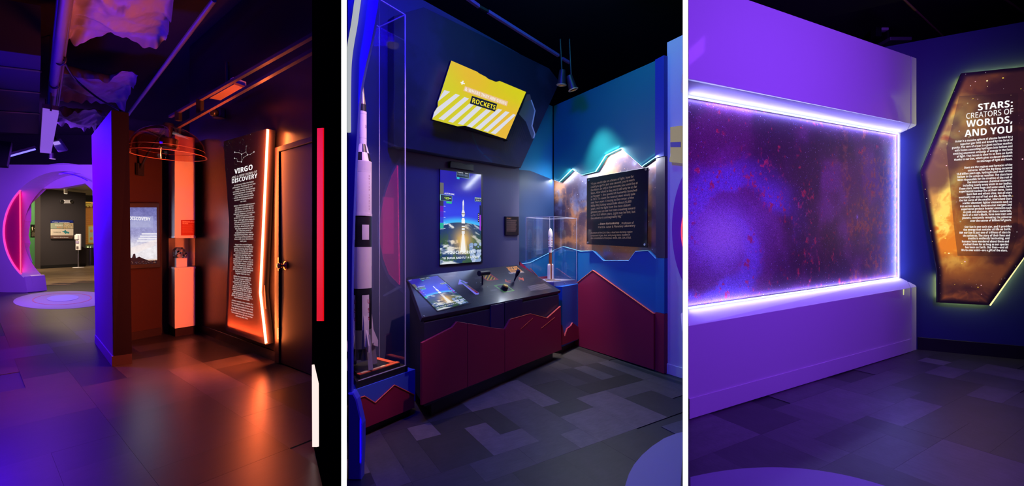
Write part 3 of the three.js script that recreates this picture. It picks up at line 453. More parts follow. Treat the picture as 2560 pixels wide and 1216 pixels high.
// far room behind the portal
{
  const woodT = [[0.3, 0.21, 0.13], [0.36, 0.26, 0.16], [0.26, 0.18, 0.11], [0.4, 0.3, 0.19]];
  const g = new THREE.Group(); g.name = numbered('floor'); scene.add(g); tag(g, 'warm wood plank floor of the room behind the portal', 'floor', null, 'structure');
  const by = [[], [], [], []]; for (let j = 0; j < 60; j++) for (let i = 0; i < 15; i++) { const q = new THREE.BoxGeometry(1.19, 0.008, 0.245); q.translate(-32 + (i + (j % 3) / 3) * 1.2, 0.004, -11.25 - j * 0.25); by[Math.floor(rnd() * 4)].push(q); }
  by.forEach((l, i) => { const m = mesh('planks', mergeGeometries(l), std(lin(...woodT[i]), 0.4, { map: grain }), g); m.userData.kind = 'stuff'; });
  const FW = wallLine('wall_back', fl(101, 673), fl(214, 667), 0.3, 4.05, std(lin(0.042, 0.034, 0.038), 0.75), 'charcoal wall with the exhibit sign behind the portal');
  baseboard(FW, 101, 214, 670, 0.17, M.plastic, 'black baseboard of the charcoal wall behind the portal');
  wallLine('wall_left', fl(38, 664.5), fl(108, 661.5), 0.2, CEIL - 0.01, std(lin(0.1, 0.42, 0.2), 0.7), 'green wall seen through the portal');
  const OWa = fl(209, 655), OWb = fl(300, 655); OWa.z -= 0; const OW = wallLine('wall_right', OWa, OWb, 0.2, CEIL - 0.01, std(lin(0.5, 0.22, 0.07), 0.8), 'orange slatted wall seen at the right of the portal');
  { const sg = thing('slat_cladding', OW, 'horizontal orange slats cladding the wall beyond the portal', 'cladding'); const sm_ = std(lin(0.58, 0.27, 0.09), 0.7); for (let i = 0; i < 30; i++) mesh('slat', slab([[0, 0.1 + i * 0.14], [2.4, 0.1 + i * 0.14], [2.4, 0.215 + i * 0.14], [0, 0.215 + i * 0.14]], 0.001, 0.03), sm_, sg); }
  structure('ceiling', boxGeo(-33.8, -13, 4.2, 4.28, -29.8, -11.25), std(lin(0.5, 0.48, 0.45), 0.9), 'pale ceiling of the room behind the portal', 'ceiling');
  // exhibit sign
  const fs = FW.at(155, 600, 0.03), gs = thing('exhibit_sign', fs, 'exhibit sign with blue header and shark picture on the charcoal wall', 'sign');
  const pr = new Print(fs, [[128, 551], [183, 551], [183, 597], [128, 597]], 640, 0.03), c = pr.g; c.fillStyle = '#1d1a1c'; c.fillRect(0, 0, 999, 999);
  pr.fill([[128, 551], [183, 551], [183, 557.5], [128, 557.5]], '#20308c'); pr.text('< Lower Level Exhibits', 130, 556.3, 2.6, '#fff', 'left', 'bold|sans-serif');
  pr.fill([[128, 558.2], [157, 558.2], [157, 572.4], [128, 572.4]], '#a9b49a'); pr.text('Desert', 137, 565, 4, '#f3e7d0', 'left', 'bold|sans-serif'); pr.text('HALL', 141, 570.5, 4, '#e0854a', 'left', 'bold|sans-serif');
  pr.fill([[158, 558.2], [183, 558.2], [183, 572.4], [158, 572.4]], '#c9b489'); for (let i = 0; i < 120; i++) { const [x, y] = pr.c(158.5 + rnd() * 24, 558.8 + rnd() * 13); c.fillStyle = ['#3f7fb5', '#8a5a2c', '#e8dcc0', '#5b6b3a', '#fff'][i % 5]; c.fillRect(x, y, 6 + 12 * rnd(), 5 + 8 * rnd()); }
  pr.fill([[128, 573], [183, 573], [183, 589], [128, 589]], '#e9dcc9'); pr.text('SHARKS', 133, 582.5, 3.2, '#665', 'left', 'bold|sans-serif'); pr.fill([[154, 579], [160, 578], [163, 574.5], [165.5, 578.5], [173, 581], [172, 585], [166, 583], [164, 586], [161, 582.5]], '#3b8f95');
  pr.fill([[128, 589.6], [183, 589.6], [183, 597], [128, 597]], '#6d4f44'); pr.text('Insect & Dino Rooms', 133, 594.8, 2.4, '#fff', 'left', 'bold|sans-serif');
  mesh('board', pr.slab(0.0, 0.04), pr.mat(0.5), gs); mesh('lower_edge', slab(fs.poly([[128, 597.2], [183, 597.2], [183, 599.5], [128, 599.5]]), -0.01, 0.03), M.plastic, gs);
  for (const [u, v] of [[129.5, 552.5], [181.5, 552.5], [130, 595.5], [181.5, 595]]) { const [x, y] = fs.px(u, v, 0.05); const q = new THREE.CylinderGeometry(0.022, 0.022, 0.03, 12); q.rotateX(Math.PI / 2); q.translate(x, y, 0.05); mesh('standoff', q, M.metal, gs); }
  // emergency light
  const fe = FW.at(165, 509, 0), ge = thing('emergency_light', fe, 'white twin-head emergency light high on the charcoal wall', 'emergency light');
  mesh('housing', slab(fe.poly([[155, 500], [175, 500], [175, 509], [155, 509]]), 0.001, 0.14, 0.02), M.white, ge);
  for (const u of [153.5, 176.5]) { const [x, y] = fe.px(u, 504.5, 0.1); const q = new THREE.LatheGeometry([[0, 0], [0.05, 0.01], [0.09, 0.12], [0.085, 0.13], [0, 0.11]].map((p) => new THREE.Vector2(...p)), 16); q.rotateX(Math.PI / 2); q.translate(x, y, 0.04); mesh('lamp_head', q, M.metal, ge); }
  // ceiling spot
  const sp = P(164.5, 478, 18.6), gsp = new THREE.Group(); gsp.name = numbered('spot_lamp'); scene.add(gsp); gsp.position.copy(sp); tag(gsp, 'small white cylinder spot lamp above the charcoal wall', 'spot lamp');
  mesh('can', new THREE.CylinderGeometry(0.065, 0.065, 0.24, 20), M.white, gsp); mesh('stem', new THREE.CylinderGeometry(0.012, 0.012, 0.5, 8).translate(0, 0.36, 0), M.white, gsp); mesh('lens', new THREE.CylinderGeometry(0.05, 0.05, 0.01, 20).translate(0, -0.122, 0), glowMat(lin(1, 0.8, 0.55), 2), gsp);
  const spot = new THREE.SpotLight(lin(1, 0.8, 0.6), 55, 0, 0.62, 0.7, 2); spot.castShadow = true; spot.position.set(0, -0.14, 0); gsp.add(spot); const tgt = new THREE.Object3D(); tgt.name = 'aim'; const tw = FW.w(...FW.px(158, 585), 0).sub(sp); spot.target.position.copy(tw); gsp.add(spot.target); spot.target.name = 'aim';
  // restroom sign on the green wall
  const GW = Fr.wall(fl(38, 664.5), fl(108, 661.5)), fgr = GW.at(84, 593.5, 0.01), gg = thing('restroom_sign', fgr, 'black restroom sign with white figures on the green wall', 'sign');
  const p2 = new Print(fgr, [[77, 562], [91, 562], [91, 593.5], [77, 593.5]], 200, 0.01), c2 = p2.g; c2.fillStyle = '#101012'; c2.fillRect(0, 0, 999, 999);
  p2.fill([[77, 577.6], [91, 577.6], [91, 578.4], [77, 578.4]], '#886'); c2.fillStyle = '#f3eddc'; { const [x, y] = p2.c(80.5, 567); c2.beginPath(); c2.arc(x, y, 9, 0, 7); c2.fill(); p2.fill([[78.6, 568.3], [82.4, 568.3], [81.8, 573], [81.3, 576.5], [79.7, 576.5], [79.2, 573]], '#f3eddc'); const [a, b] = p2.c(87, 572); c2.strokeStyle = '#f3eddc'; c2.lineWidth = 7; c2.beginPath(); c2.arc(a, b, 22, 0.3, 4); c2.stroke(); c2.beginPath(); c2.arc(a - 4, b - 44, 8, 0, 7); c2.fill(); c2.fillRect(a - 9, b - 36, 10, 34); }
  for (let i = 0; i < 7; i++) p2.line([[79, 582 + i * 1.5], [89, 582 + i * 1.5]], '#d8d2c2', 5);
  mesh('plate', p2.slab(0, 0.02), p2.mat(0.4), gg);
  // sanitizer stand
  const st = fl(196, 670); const gd = new THREE.Group(); gd.name = numbered('sanitizer_stand'); scene.add(gd); gd.position.copy(st.setY(0.008)); tag(gd, 'white hand sanitizer stand on a thin pole before the charcoal wall', 'dispenser');
  const k = -st.z / F; mesh('foot', new THREE.CylinderGeometry(0.2, 0.22, 0.03, 28).translate(0, 0.015, 0), M.white, gd); mesh('pole', new THREE.CylinderGeometry(0.03, 0.03, 45 * k, 14).translate(0, 22.5 * k + 0.02, 0), M.metal, gd);
  mesh('panel', new RoundedBoxGeometry(11 * k, 40 * k, 0.08, 2, 0.02).translate(0, 64 * k, 0), M.white, gd); mesh('dispenser', new RoundedBoxGeometry(8 * k, 12 * k, 0.14, 2, 0.03).translate(0, 76 * k, 0.06), M.white, gd); mesh('drip_tray', new THREE.BoxGeometry(7.5 * k, 6 * k, 0.05).translate(0, 63.5 * k, 0.04), std(lin(0.35, 0.3, 0.5), 0.4), gd); mesh('notice', new THREE.BoxGeometry(5 * k, 7 * k, 0.01).translate(0, 50 * k, 0.046), std(lin(0.12, 0.09, 0.09), 0.6), gd);
  // litter bin
  const tb = fl(226, 664), gt = new THREE.Group(); gt.name = numbered('litter_bin'); scene.add(gt); gt.position.copy(tb.setY(0.008)); tag(gt, 'round dark metal litter bin beyond the portal', 'litter bin'); const kb = -tb.z / F;
  mesh('drum', new THREE.CylinderGeometry(12 * kb, 12 * kb, 44 * kb, 32).translate(0, 22 * kb, 0), std(lin(0.05, 0.04, 0.05), 0.3, { metalness: 0.7 }), gt); mesh('lid', new THREE.LatheGeometry([[0, 52], [9, 51.5], [11.5, 49], [12.3, 44]].map(([a, b]) => new THREE.Vector2(a * kb, b * kb)), 32), std(lin(0.25, 0.4, 0.25), 0.25, { metalness: 0.6 }), gt);
  // thatched canopy and yellow framed board
  const gc = thing('thatch_canopy', OW, 'lit yellow thatch canopy on the orange slatted wall', 'canopy'); const th = OW.poly([[207, 486], [240, 505], [240, 511], [207, 509]], 0.3);
  mesh('roof', slab(th, 0.04, 0.6), std(lin(0.85, 0.6, 0.16), 0.9), gc); for (let i = 0; i < 12; i++) { const x = th[0][0] + i * 0.075; mesh('straw', slab([[x, th[2][1] - 0.12 - 0.05 * (i % 3)], [x + 0.06, th[2][1] - 0.1], [x + 0.06, th[2][1] + 0.05], [x, th[2][1] + 0.05]], 0.5, 0.6), std(lin(0.5, 0.45, 0.12), 0.9), gc); }
  const fb = OW.at(232, 610, 0.05), gb = thing('notice_board', fb, 'yellow framed notice board with round pictures on the slatted wall', 'board'); mesh('frame', slab(fb.poly([[221.5, 564], [245, 562], [245, 611], [221.5, 610]]), 0, 0.06, 0.01), std(lin(0.7, 0.45, 0.08), 0.5), gb); mesh('sheet', slab(fb.poly([[224, 567], [243, 566], [243, 607], [224, 607]]), 0.06, 0.07), std(lin(0.55, 0.68, 0.6), 0.5), gb);
  for (const v of [578, 597]) { const [x, y] = fb.px(228.5, v, 0.07); const q = new THREE.CylinderGeometry(0.1, 0.1, 0.01, 24); q.rotateX(Math.PI / 2); q.translate(x, y, 0.076); mesh('picture', q, std(lin(0.8, 0.35, 0.15), 0.5), gb); }
  lampFixture('warm ceiling panel in the room behind the portal', V(-24, 4.05, -16.5), V(-24.5, 0, -18.5), 2.4, 1.0, lin(1, 0.74, 0.46), 42, 2, 'warm ceiling panels');
  lampFixture('warm ceiling panel before the orange slatted wall', V(-26.0, 4.05, -24.2), V(-28.5, 1.5, -27), 1.2, 0.6, lin(1, 0.7, 0.36), 60, 2, 'warm ceiling panels');
  lampFixture('warm ceiling panel just inside the portal', V(-15.2, 4.05, -13.4), V(-15.6, 0, -14), 1.2, 0.6, lin(1, 0.72, 0.4), 75, 2, 'warm ceiling panels');
}
// things up at the ceiling of the hall
{
  const Y = 3.85, bl = std(lin(0.3, 0.3, 0.34), 0.6);
  const quads = [[[[168, -40], [440, -40], [415, 95], [172, 82]], 'crumpled silver insulation blanket nearest the viewer under the ceiling'], [[[150, 158], [345, 182], [312, 256], [146, 236]], 'crumpled insulation blanket in the middle under the ceiling of the hall'], [[[142, 266], [268, 278], [232, 325], [138, 304]], 'small crumpled insulation blanket above the grey pillar']];
  quads.forEach(([q, label], k) => {
    const [a, b, c, d] = q.map(([u, v]) => onY(u, v, Y)), n = 70, m = 50, o = a.clone().add(c).multiplyScalar(0.5), pos = [], idx = [], uv = [];
    for (let j = 0; j <= m; j++) for (let i = 0; i <= n; i++) {
      const s = i / n, t = j / m, jag = 0.05 * (fbm(s * 9 + k * 7, t * 9, 3) - 0.5), p = a.clone().lerp(b, s).lerp(d.clone().lerp(c, s), t);
      const fold = ridge(p.x * 1.1 + 0.5 * fbm(p.z, p.x, 2) + k, p.z * 1.8, 4), edge = Math.min(s, 1 - s, t, 1 - t);
      pos.push(p.x - o.x + jag, -0.22 * fold - 0.14 * Math.sin(Math.PI * s) * Math.sin(Math.PI * t) + 0.2 - 0.25 * Math.exp(-edge * 20) * fbm(s * 7, t * 7 + k, 2), p.z - o.z + jag); uv.push(s, t);
    }
    for (let j = 0; j < m; j++) for (let i = 0; i < n; i++) { const e = j * (n + 1) + i; idx.push(e, e + n + 1, e + 1, e + 1, e + n + 1, e + n + 2); }
    const g = new THREE.BufferGeometry(); g.setAttribute('position', new THREE.Float32BufferAttribute(pos, 3)); g.setAttribute('uv', new THREE.Float32BufferAttribute(uv, 2)); g.setIndex(idx); g.computeVertexNormals();
    const e = mesh('insulation_blanket', g, std(bl.color, 0.45, { side: THREE.DoubleSide })); e.position.copy(o); tag(e, label, 'insulation', 'insulation blankets under the hall ceiling');
  });
  const pt = (u, v, y) => onY(u, v, y);
  const gp = new THREE.Group(); gp.name = numbered('ceiling_pipe'); scene.add(gp); tag(gp, 'thick round pipe with thin conduits running under the hall ceiling', 'pipe');
  mesh('pipe', rod(pt(168, -30, 3.5), pt(128, 268, 3.5), 0.042, 18), M.galv, gp);
  for (const [a, b] of [[[176, -30], [140, 268]], [[182, -30], [144, 268]], [[150, -30], [120, 262]]]) mesh('conduit', rod(pt(...a, 3.55), pt(...b, 3.55), 0.016, 8), M.galv, gp);
  for (const [u, v] of [[152, 150], [136, 210]]) { const p = pt(u, v, 3.5), q = new THREE.TorusGeometry(0.06, 0.012, 8, 20); q.translate(p.x, p.y, p.z); mesh('clamp', q, M.plastic, gp); }
  tag(mesh('cable', tube([pt(156, 150, 3.5), P(190, 200, 6.0), P(245, 245, 6.0), P(300, 276, 5.4)], 0.014, 40), M.plastic), 'slack black cable hanging from the pipe to the pillar top', 'cable');
  tag(mesh('ceiling_strut', rod(pt(535, 0, 3.55), pt(320, 288, 3.55), 0.022, 8), M.galv), 'long thin strut crossing above the sound dome', 'strut');
  const duct = [[-60, 118], [102, 140], [96, 335], [-60, 328]].map(([u, v]) => pt(u, v, 3.35));
  const gd = new THREE.Group(); gd.name = numbered('air_duct'); scene.add(gd); tag(gd, 'boxy wrapped air duct at the upper left of the hall', 'duct');
  mesh('casing', prism(duct, 3.35, 3.9), std(lin(0.02, 0.02, 0.026), 0.7), gd);
  for (const t of [0.12, 0.34, 0.62]) { const a = duct[0].clone().lerp(duct[3], t), b = duct[1].clone().lerp(duct[2], t); mesh('seam_strap', bar(a.setY(3.345), b.setY(3.345), 0.05, 0.012), M.plastic, gd); }
  // violet bar lamp, spots and blue neon
  const la = pt(127, 278, 3.2), lb = pt(114, 380, 3.2), gl = new THREE.Group(); gl.name = numbered('bar_lamp'); scene.add(gl); tag(gl, 'long lavender bar lamp hanging left of the pillar', 'lamp');
  mesh('housing', bar(la.clone().add(V(0, 0.06, 0)), lb.clone().add(V(0, 0.06, 0)), 0.16, 0.06), M.plastic, gl); mesh('diffuser', bar(la, lb, 0.15, 0.05), glowMat(lin(0.3, 0.12, 0.9), 0.7), gl); mesh('hanger', rod(la, la.clone().setY(CEIL), 0.01, 8), M.plastic, gl); mesh('hanger', rod(lb, lb.clone().setY(CEIL), 0.01, 8), M.plastic, gl);
  const md = la.clone().add(lb).multiplyScalar(0.5); rectLight(gl, md.clone().setY(3.16), V(0, -1, 0), 0.15, la.distanceTo(lb) * 0.9, VIOLET, 22, la.clone().sub(lb).normalize());
  const sb = P(149, 364, 8), gs = new THREE.Group(); gs.name = numbered('spot_lamp'); scene.add(gs); gs.position.copy(sb); gs.rotation.set(0.5, 0.5, 0.1); tag(gs, 'boxy white spot lamp right of the lavender bar lamp', 'spot lamp');
  mesh('head', new RoundedBoxGeometry(0.14, 0.24, 0.1, 2, 0.02), M.white, gs); mesh('yoke', new THREE.BoxGeometry(0.03, 0.12, 0.03).translate(0, 0.17, -0.03), M.plastic, gs); mesh('lens', new THREE.BoxGeometry(0.1, 0.06, 0.01).translate(0, 0.06, 0.052), glowMat(lin(0.4, 0.25, 0.9), 1), gs);
  const s2 = P(131, 390, 8.6), g2 = new THREE.Group(); g2.name = numbered('spot_lamp'); scene.add(g2); g2.position.copy(s2); tag(g2, 'small round spot lamp under the lavender bar lamp', 'spot lamp'); mesh('can', new THREE.CylinderGeometry(0.045, 0.05, 0.12, 16), M.plastic, g2); mesh('lens', new THREE.CylinderGeometry(0.046, 0.046, 0.01, 16).translate(0, -0.064, 0), glowMat(lin(0.5, 0.25, 0.8), 0.7), g2);
  const na = P(-60, 414, 8.4), nb = P(88, 373, 9.2), gn = new THREE.Group(); gn.name = numbered('neon_line'); scene.add(gn); tag(gn, 'straight blue neon line above the left side of the portal', 'neon light'); mesh('tube', rod(na, nb, 0.02, 10), glowMat(lin(0.12, 0.1, 1), 3), gn); mesh('rail', bar(na.clone().add(V(0, 0.05, 0)), nb.clone().add(V(0, 0.05, 0)), 0.05, 0.05), M.plastic, gn);
  rectLight(gn, na.clone().add(nb).multiplyScalar(0.5).add(V(0, -0.03, 0)), V(0, -1, 0), 0.04, na.distanceTo(nb), BLUE, 25, na.clone().sub(nb).normalize());
  // track along the black wall
  const T1 = new Fr(W1.w(0, 0, 0.45), W1.x, W1.y), tp = (u, v) => T1.w(...T1.px(u, v));
  const gt = new THREE.Group(); gt.name = numbered('lighting_track'); scene.add(gt); tag(gt, 'double lighting rail high along the black wall', 'track'); const tm = phy(lin(0.1, 0.07, 0.07), 0.35);
  mesh('rail', bar(tp(425, 292), tp(800, 79), 0.03), tm, gt); mesh('rail', bar(tp(445, 318), tp(800, 118), 0.03), tm, gt);
  for (const [u, v, w] of [[446, 280, 302], [500, 249, 284]]) mesh('clip', bar(tp(u, v), tp(u, w), 0.05), M.plastic, gt);
  const box = [[523, 246], [585, 211], [617, 222.5], [562, 253]].map(([u, v]) => pt(u, v, 2.95)), gb = new THREE.Group(); gb.name = numbered('track_lamp'); scene.add(gb); tag(gb, 'flat rectangular lamp lit red from below on the lighting rail', 'lamp'); mesh('body', prism(box, 2.95, 2.975), std(lin(0.2, 0.12, 0.11), 0.6), gb);
  const eb = [box[1].clone().lerp(box[0], 0.03), box[2].clone().lerp(box[3], 0.03), box[2].clone().lerp(box[3], 0.14), box[1].clone().lerp(box[0], 0.14)]; mesh('end_cap', prism(eb, 2.976, 3.03), M.white, gb); mesh('adapter', rod(box[0].clone().lerp(box[2], 0.5).setY(2.97), box[0].clone().lerp(box[2], 0.5).setY(3.3), 0.02), M.plastic, gb);
  const fc = W1.at(552, 285), gc = thing('wall_camera', fc, 'small dark wall camera on a bracket left above the constellation panel', 'camera'); const mk = (a, b) => fc.poly(a, b);
  mesh('bracket', slab(mk([[552, 271], [563, 272], [563, 296], [552, 292]], 0), 0.001, 0.05, 0.006), M.plastic, gc); mesh('arm', slab(mk([[541, 296], [552, 291], [563, 296], [546, 299]], 0.05), 0.03, 0.12, 0.004), M.plastic, gc); { const [x, y] = fc.px(537, 282, 0.12); const q = new THREE.SphereGeometry(0.055, 20, 14); q.translate(x, y, 0.13); mesh('camera_ball', q, phy(lin(0.02, 0.02, 0.02), 0.15), gc); }
}

// ================================================================== MIDDLE ROOM: rockets
const SWb = V(0.018 * 4.85, 0, -4.85), SW = Fr.wall(V(SWb.x - 0.87 * 2.2, 0, SWb.z + 2.2), SWb);                 // wall of the touch screen
const W2a = fl(1450, 865), W2b = fl(1650, 930), d2 = W2b.clone().sub(W2a).normalize(), COR = W2a.clone().addScaledVector(d2, -0.535), W2 = Fr.wall(COR, W2b), WL = Fr.wall(V(COR.x - 0.87 * 1.1, 0, COR.z + 1.1), COR);
function place(m, fr) { m.position.copy(fr.o); m.quaternion.setFromRotationMatrix(new THREE.Matrix4().makeBasis(fr.x, fr.y, fr.z)); return m; }
function boardOn(fr, pts, z0, z1, mat, name, label, cat, bevel = 0) { return place(structure(name, slab(fr.poly(pts, z1), z0, z1, bevel), mat, label, cat), fr); }
plankFloor('dark patchwork plank floor of the rocket room', Math.atan2(-d2.z, d2.x) , 860, 1712, 6.2, 6.2, 0.17, [[0.024, 0.018, 0.02], [0.042, 0.032, 0.035], [0.066, 0.05, 0.055], [0.1, 0.076, 0.085], [0.18, 0.13, 0.14]], 0.5, (X, Z) => X / -Z < PT2.k - 0.006 && X / -Z > PT1.k + 0.008 && side(COR, W2b)(X, Z) > 0);
{
  const L = 2.2 * Math.hypot(0.87, 1), X0 = SW.px(876, 600)[0];
  place(structure('wall_back', slab([[X0, 0], [L, 0], [L, 3.6], [X0, 3.6]], -0.1, 0), M.navy, 'navy wall behind the console carrying the touch screen', 'wall'), SW);
  place(structure('wall_back', slab([[-0.1, 0], [1.1 * Math.hypot(0.87, 1), 0], [1.1 * Math.hypot(0.87, 1), 3.19], [-0.1, 3.19]], -0.14, -0.02), std(lin(0.02, 0.3, 0.6), 0.55), 'bright blue wall piece in the corner behind the rocket case', 'wall'), WL);
  // lower dark mountain print and blue ridge on the corner piece
  boardOn(WL, [[1285, 424], [1325, 427], [1384.5, 450.5], [1384.5, 628], [1285, 662]], -0.02, 0.0, std(lin(0.02, 0.05, 0.14), 0.5), 'trim_1', 'navy ridge panel on the corner wall behind the rocket case', 'wall panel');
  boardOn(WL, [[1285, 662], [1325, 657], [1384.5, 627], [1384.5, 846], [1285, 890]], -0.02, 0.015, M.blueBoard, 'trim_2', 'bright blue mountain panel on the corner wall behind the rocket case', 'wall panel');
  boardOn(WL, [[1300, 655], [1345, 693], [1384.5, 690], [1384.5, 846], [1300, 880]], 0.015, 0.03, M.redBoard, 'trim_3', 'red mountain panel low on the corner wall', 'wall panel');
}
// right wall: nebula print, teal upper board, blue and red mountain boards
const TOP = [[1384.5, 450], [1399, 455.5], [1431, 424], [1455, 438], [1490, 429.5], [1515, 389.5], [1552.5, 371], [1605, 417], [1644, 390]];
const BOT = [[1384.5, 626], [1408, 617], [1451, 629], [1483, 628], [1509, 652.5], [1572, 652.5], [1589, 629.5], [1620, 627], [1640, 647.5]];
{
  const Lw = Math.hypot(W2b.x - COR.x, W2b.z - COR.z);
  place(structure('wall_right', slab([[0, 0], [Lw - 0.02, 0], [Lw - 0.02, 3.17], [0, 3.17]], -0.16, -0.031), M.navy, 'core of the layered mountain wall in the rocket room', 'wall'), W2);
  const pr = new Print(W2, [[1384.5, 365], [1644, 365], [1644, 656], [1384.5, 656]], 1400, -0.02);
  pr.paint((x, y) => { const n = fbm(x * 2.2 + 3, y * 2.2, 6), r = ridge(x * 1.7 + 8, y * 1.9 + 3, 5), q = fbm(x * 5 + 20, y * 5, 4); let c = mix([74, 58, 76], [190, 128, 96], sm(0.35, 0.7, n)); c = mix(c, [215, 140, 80], sm(0.62, 0.85, r) * 0.8); c = mix(c, [130, 150, 200], sm(0.55, 0.75, q) * 0.5); c = mix(c, [28, 20, 34], 0.8 * sm(0.5, 0.2, fbm(x * 1.4, y * 1.4 + 9, 3))); return c; }, 2);
  pr.dots(900, 0.7, 3.2, ['#fff', '#ffd9a0', '#ffb56b', '#cfe0ff']);
  place(structure('trim_4', slab(pr.pts, -0.03, -0.02, 0, pr.box), pr.mat(0.35), 'nebula print strip set back between the mountain boards', 'wall print'), W2);
  boardOn(W2, [[1384.5, 265], [1650, 147], [1650, 390], ...TOP.slice().reverse()], -0.028, 0.02, M.teal, 'trim_5', 'teal upper board with a jagged lower edge on the right wall of the rocket room', 'wall panel');
  boardOn(W2, [...BOT, [1640, 930], [1384.5, 843]], -0.018, 0.02, M.blueBoard, 'trim_6', 'blue mountain board along the right wall of the rocket room', 'wall panel');
  boardOn(W2, [[1420, 726], [1482, 676.5], [1634, 785], [1634, 925], [1420, 857]], 0.021, 0.05, M.redBoard, 'trim_7', 'large dark red mountain board low on the right wall of the rocket room', 'wall panel');
  const edge = (fr, pts, z, r, m, name, label) => place(structure(name, poly3(fr.poly(pts, z).map(([x, y]) => V(x, y, z)), r), m, label, 'edge trim'), fr);
  edge(W2, BOT, 0.02, 0.005, M.cyanCatchLight, 'trim_8', 'painted cyan catch light on the edge of the blue mountain board');  // pale tube paints the light caught along the board edge
  edge(W2, [[1421, 725], [1482, 676.5], [1634, 785]], 0.05, 0.0055, M.redEdge, 'trim_9', 'orange edge of the red mountain board');
  edge(WL, [[1298, 661], [1325, 657.5], [1384, 627.5]], 0.016, 0.005, M.cyanCatchLight, 'trim_10', 'painted cyan catch light on the edge of the corner mountain panel');
  edge(WL, [[1326, 672], [1345, 693]], 0.03, 0.006, M.redEdge, 'trim_11', 'orange edge of the red corner panel');
  // hidden LED line under the jagged edge
  const g = thing('ridge_light', W2, 'white LED line following the jagged lower edge of the teal board', 'LED light');
  const Lp = W2.poly(TOP.map(([u, v]) => [u, v - 1]), 0).map(([x, y]) => V(x, y, -0.008));
  mesh('led_line', poly3(Lp, 0.008), glowMat(lin(0.8, 0.9, 1), 4), g);
  for (let i = 0; i + 1 < Lp.length; i++) { const a = Lp[i], b = Lp[i + 1], n = b.clone().sub(a).normalize(), dn = V(n.y, -n.x, 0); rectLight(g, a.clone().add(b).multiplyScalar(0.5).addScaledVector(dn, 0.004).setZ(0.05), dn.clone().add(V(0, 0, -0.8)), a.distanceTo(b), 0.02, ICE, i === 4 || i === 5 || i === 2 ? 270 : 150, V(0, 0, 1).applyQuaternion(g.quaternion)); rectLight(g, a.clone().add(b).multiplyScalar(0.5).addScaledVector(dn, -0.012).setZ(0.027), dn.clone().negate().add(V(0, 0, -0.35)), a.distanceTo(b), 0.012, ICE, i === 5 ? 14 : 3, V(0, 0, 1).applyQuaternion(g.quaternion)); }
  // end of the wall
  const e1 = fl(1640, 928), e2 = fl(1662, 936), en = Fr.wall(e1, e2), put = (y0, y1, m, name, label, o = 0) => { const a = e1.clone(), b = e2.clone(), bk = V(0.05, 0, -0.5); place(structure(name, slab([[0, y0], [Math.hypot(b.x - a.x, b.z - a.z), y0], [Math.hypot(b.x - a.x, b.z - a.z), y1], [0, y1]], -0.1, o), m, label, 'wall end'), en); };
  const yy = (v) => en.px(1650, v)[1];
  put(yy(393), 3.16, std(lin(0.03, 0.05, 0.4), 0.5), 'trim_12', 'blue narrow end of the teal board at the wall end', 0.012); put(yy(645), yy(394), std(lin(0.05, 0.03, 0.06), 0.5), 'trim_13', 'dark narrow end of the nebula strip at the wall end'); put(yy(782), yy(646), M.blueBoard, 'trim_14', 'narrow end of the blue mountain board', 0.008); put(0.006, yy(783), M.redBoard, 'trim_15', 'narrow end of the red mountain board', 0.012);
}
// violet wall beyond the wall end
{
  const a = fl(1655, 930), b = fl(1712, 948), PW = Fr.wall(a, b), L = Math.hypot(b.x - a.x, b.z - a.z);
  const L2 = L; place(structure('wall_right', slab([[0.06, 0], [L2, 0], [L2, 3.3], [0.06, 3.3]], -0.1, 0), M.white, 'violet lit wall at the far right of the rocket room', 'wall'), PW);
  baseboard(PW, 1664, 1710, 940, 0.1, M.white, 'pale baseboard at the far right of the rocket room');
  const fr = PW.at(1700, 690, 0.002), g = thing('round_wall_ring', fr, 'purple round ring with a red line at the far right of the rocket room', 'wall ring'), arc = []; for (let i = 0; i <= 20; i++) { const t = (i / 20 - 0.5) * 1.62; arc.push([1790 - 107 * Math.cos(t), 572 + 198 * Math.sin(t)]); }
  mesh('disc', slab(fr.poly([...arc.filter((p) => p[0] < 1711), [1710.5, 700], [1710.5, 430]].filter((p) => p[0] < 1711)), 0, 0.02), std(lin(0.35, 0.02, 0.5), 0.5), g);
  const ra = []; for (let i = 0; i <= 10; i++) { const t = (i / 10 - 0.5) * 0.9; ra.push([1800 - 96 * Math.cos(t), 580 + 130 * Math.sin(t)]); } mesh('red_line', poly3(fr.poly(ra.filter((p) => p[0] < 1711), 0.025).map(([x, y]) => V(x, y, 0.025)), 0.006), glowMat(lin(1, 0.06, 0.12), 1.3), g);
  const fb = PW.at(1700, 408, 0.002), gb = thing('lit_wall_box', fb, 'pale yellow lit box sign high at the far right of the rocket room', 'sign'); mesh('box', slab(fb.poly([[1683, 320], [1710, 316], [1710, 409], [1681, 406], [1681, 396], [1683, 394]]), 0, 0.05, 0.004), glowMat(lin(0.5, 0.42, 0.28), 0.5), gb); mesh('band', slab(fb.poly([[1685, 358], [1710, 357], [1710, 370], [1685, 370]]), 0.05, 0.056), std(lin(0.3, 0.25, 0.4), 0.5), gb);
}
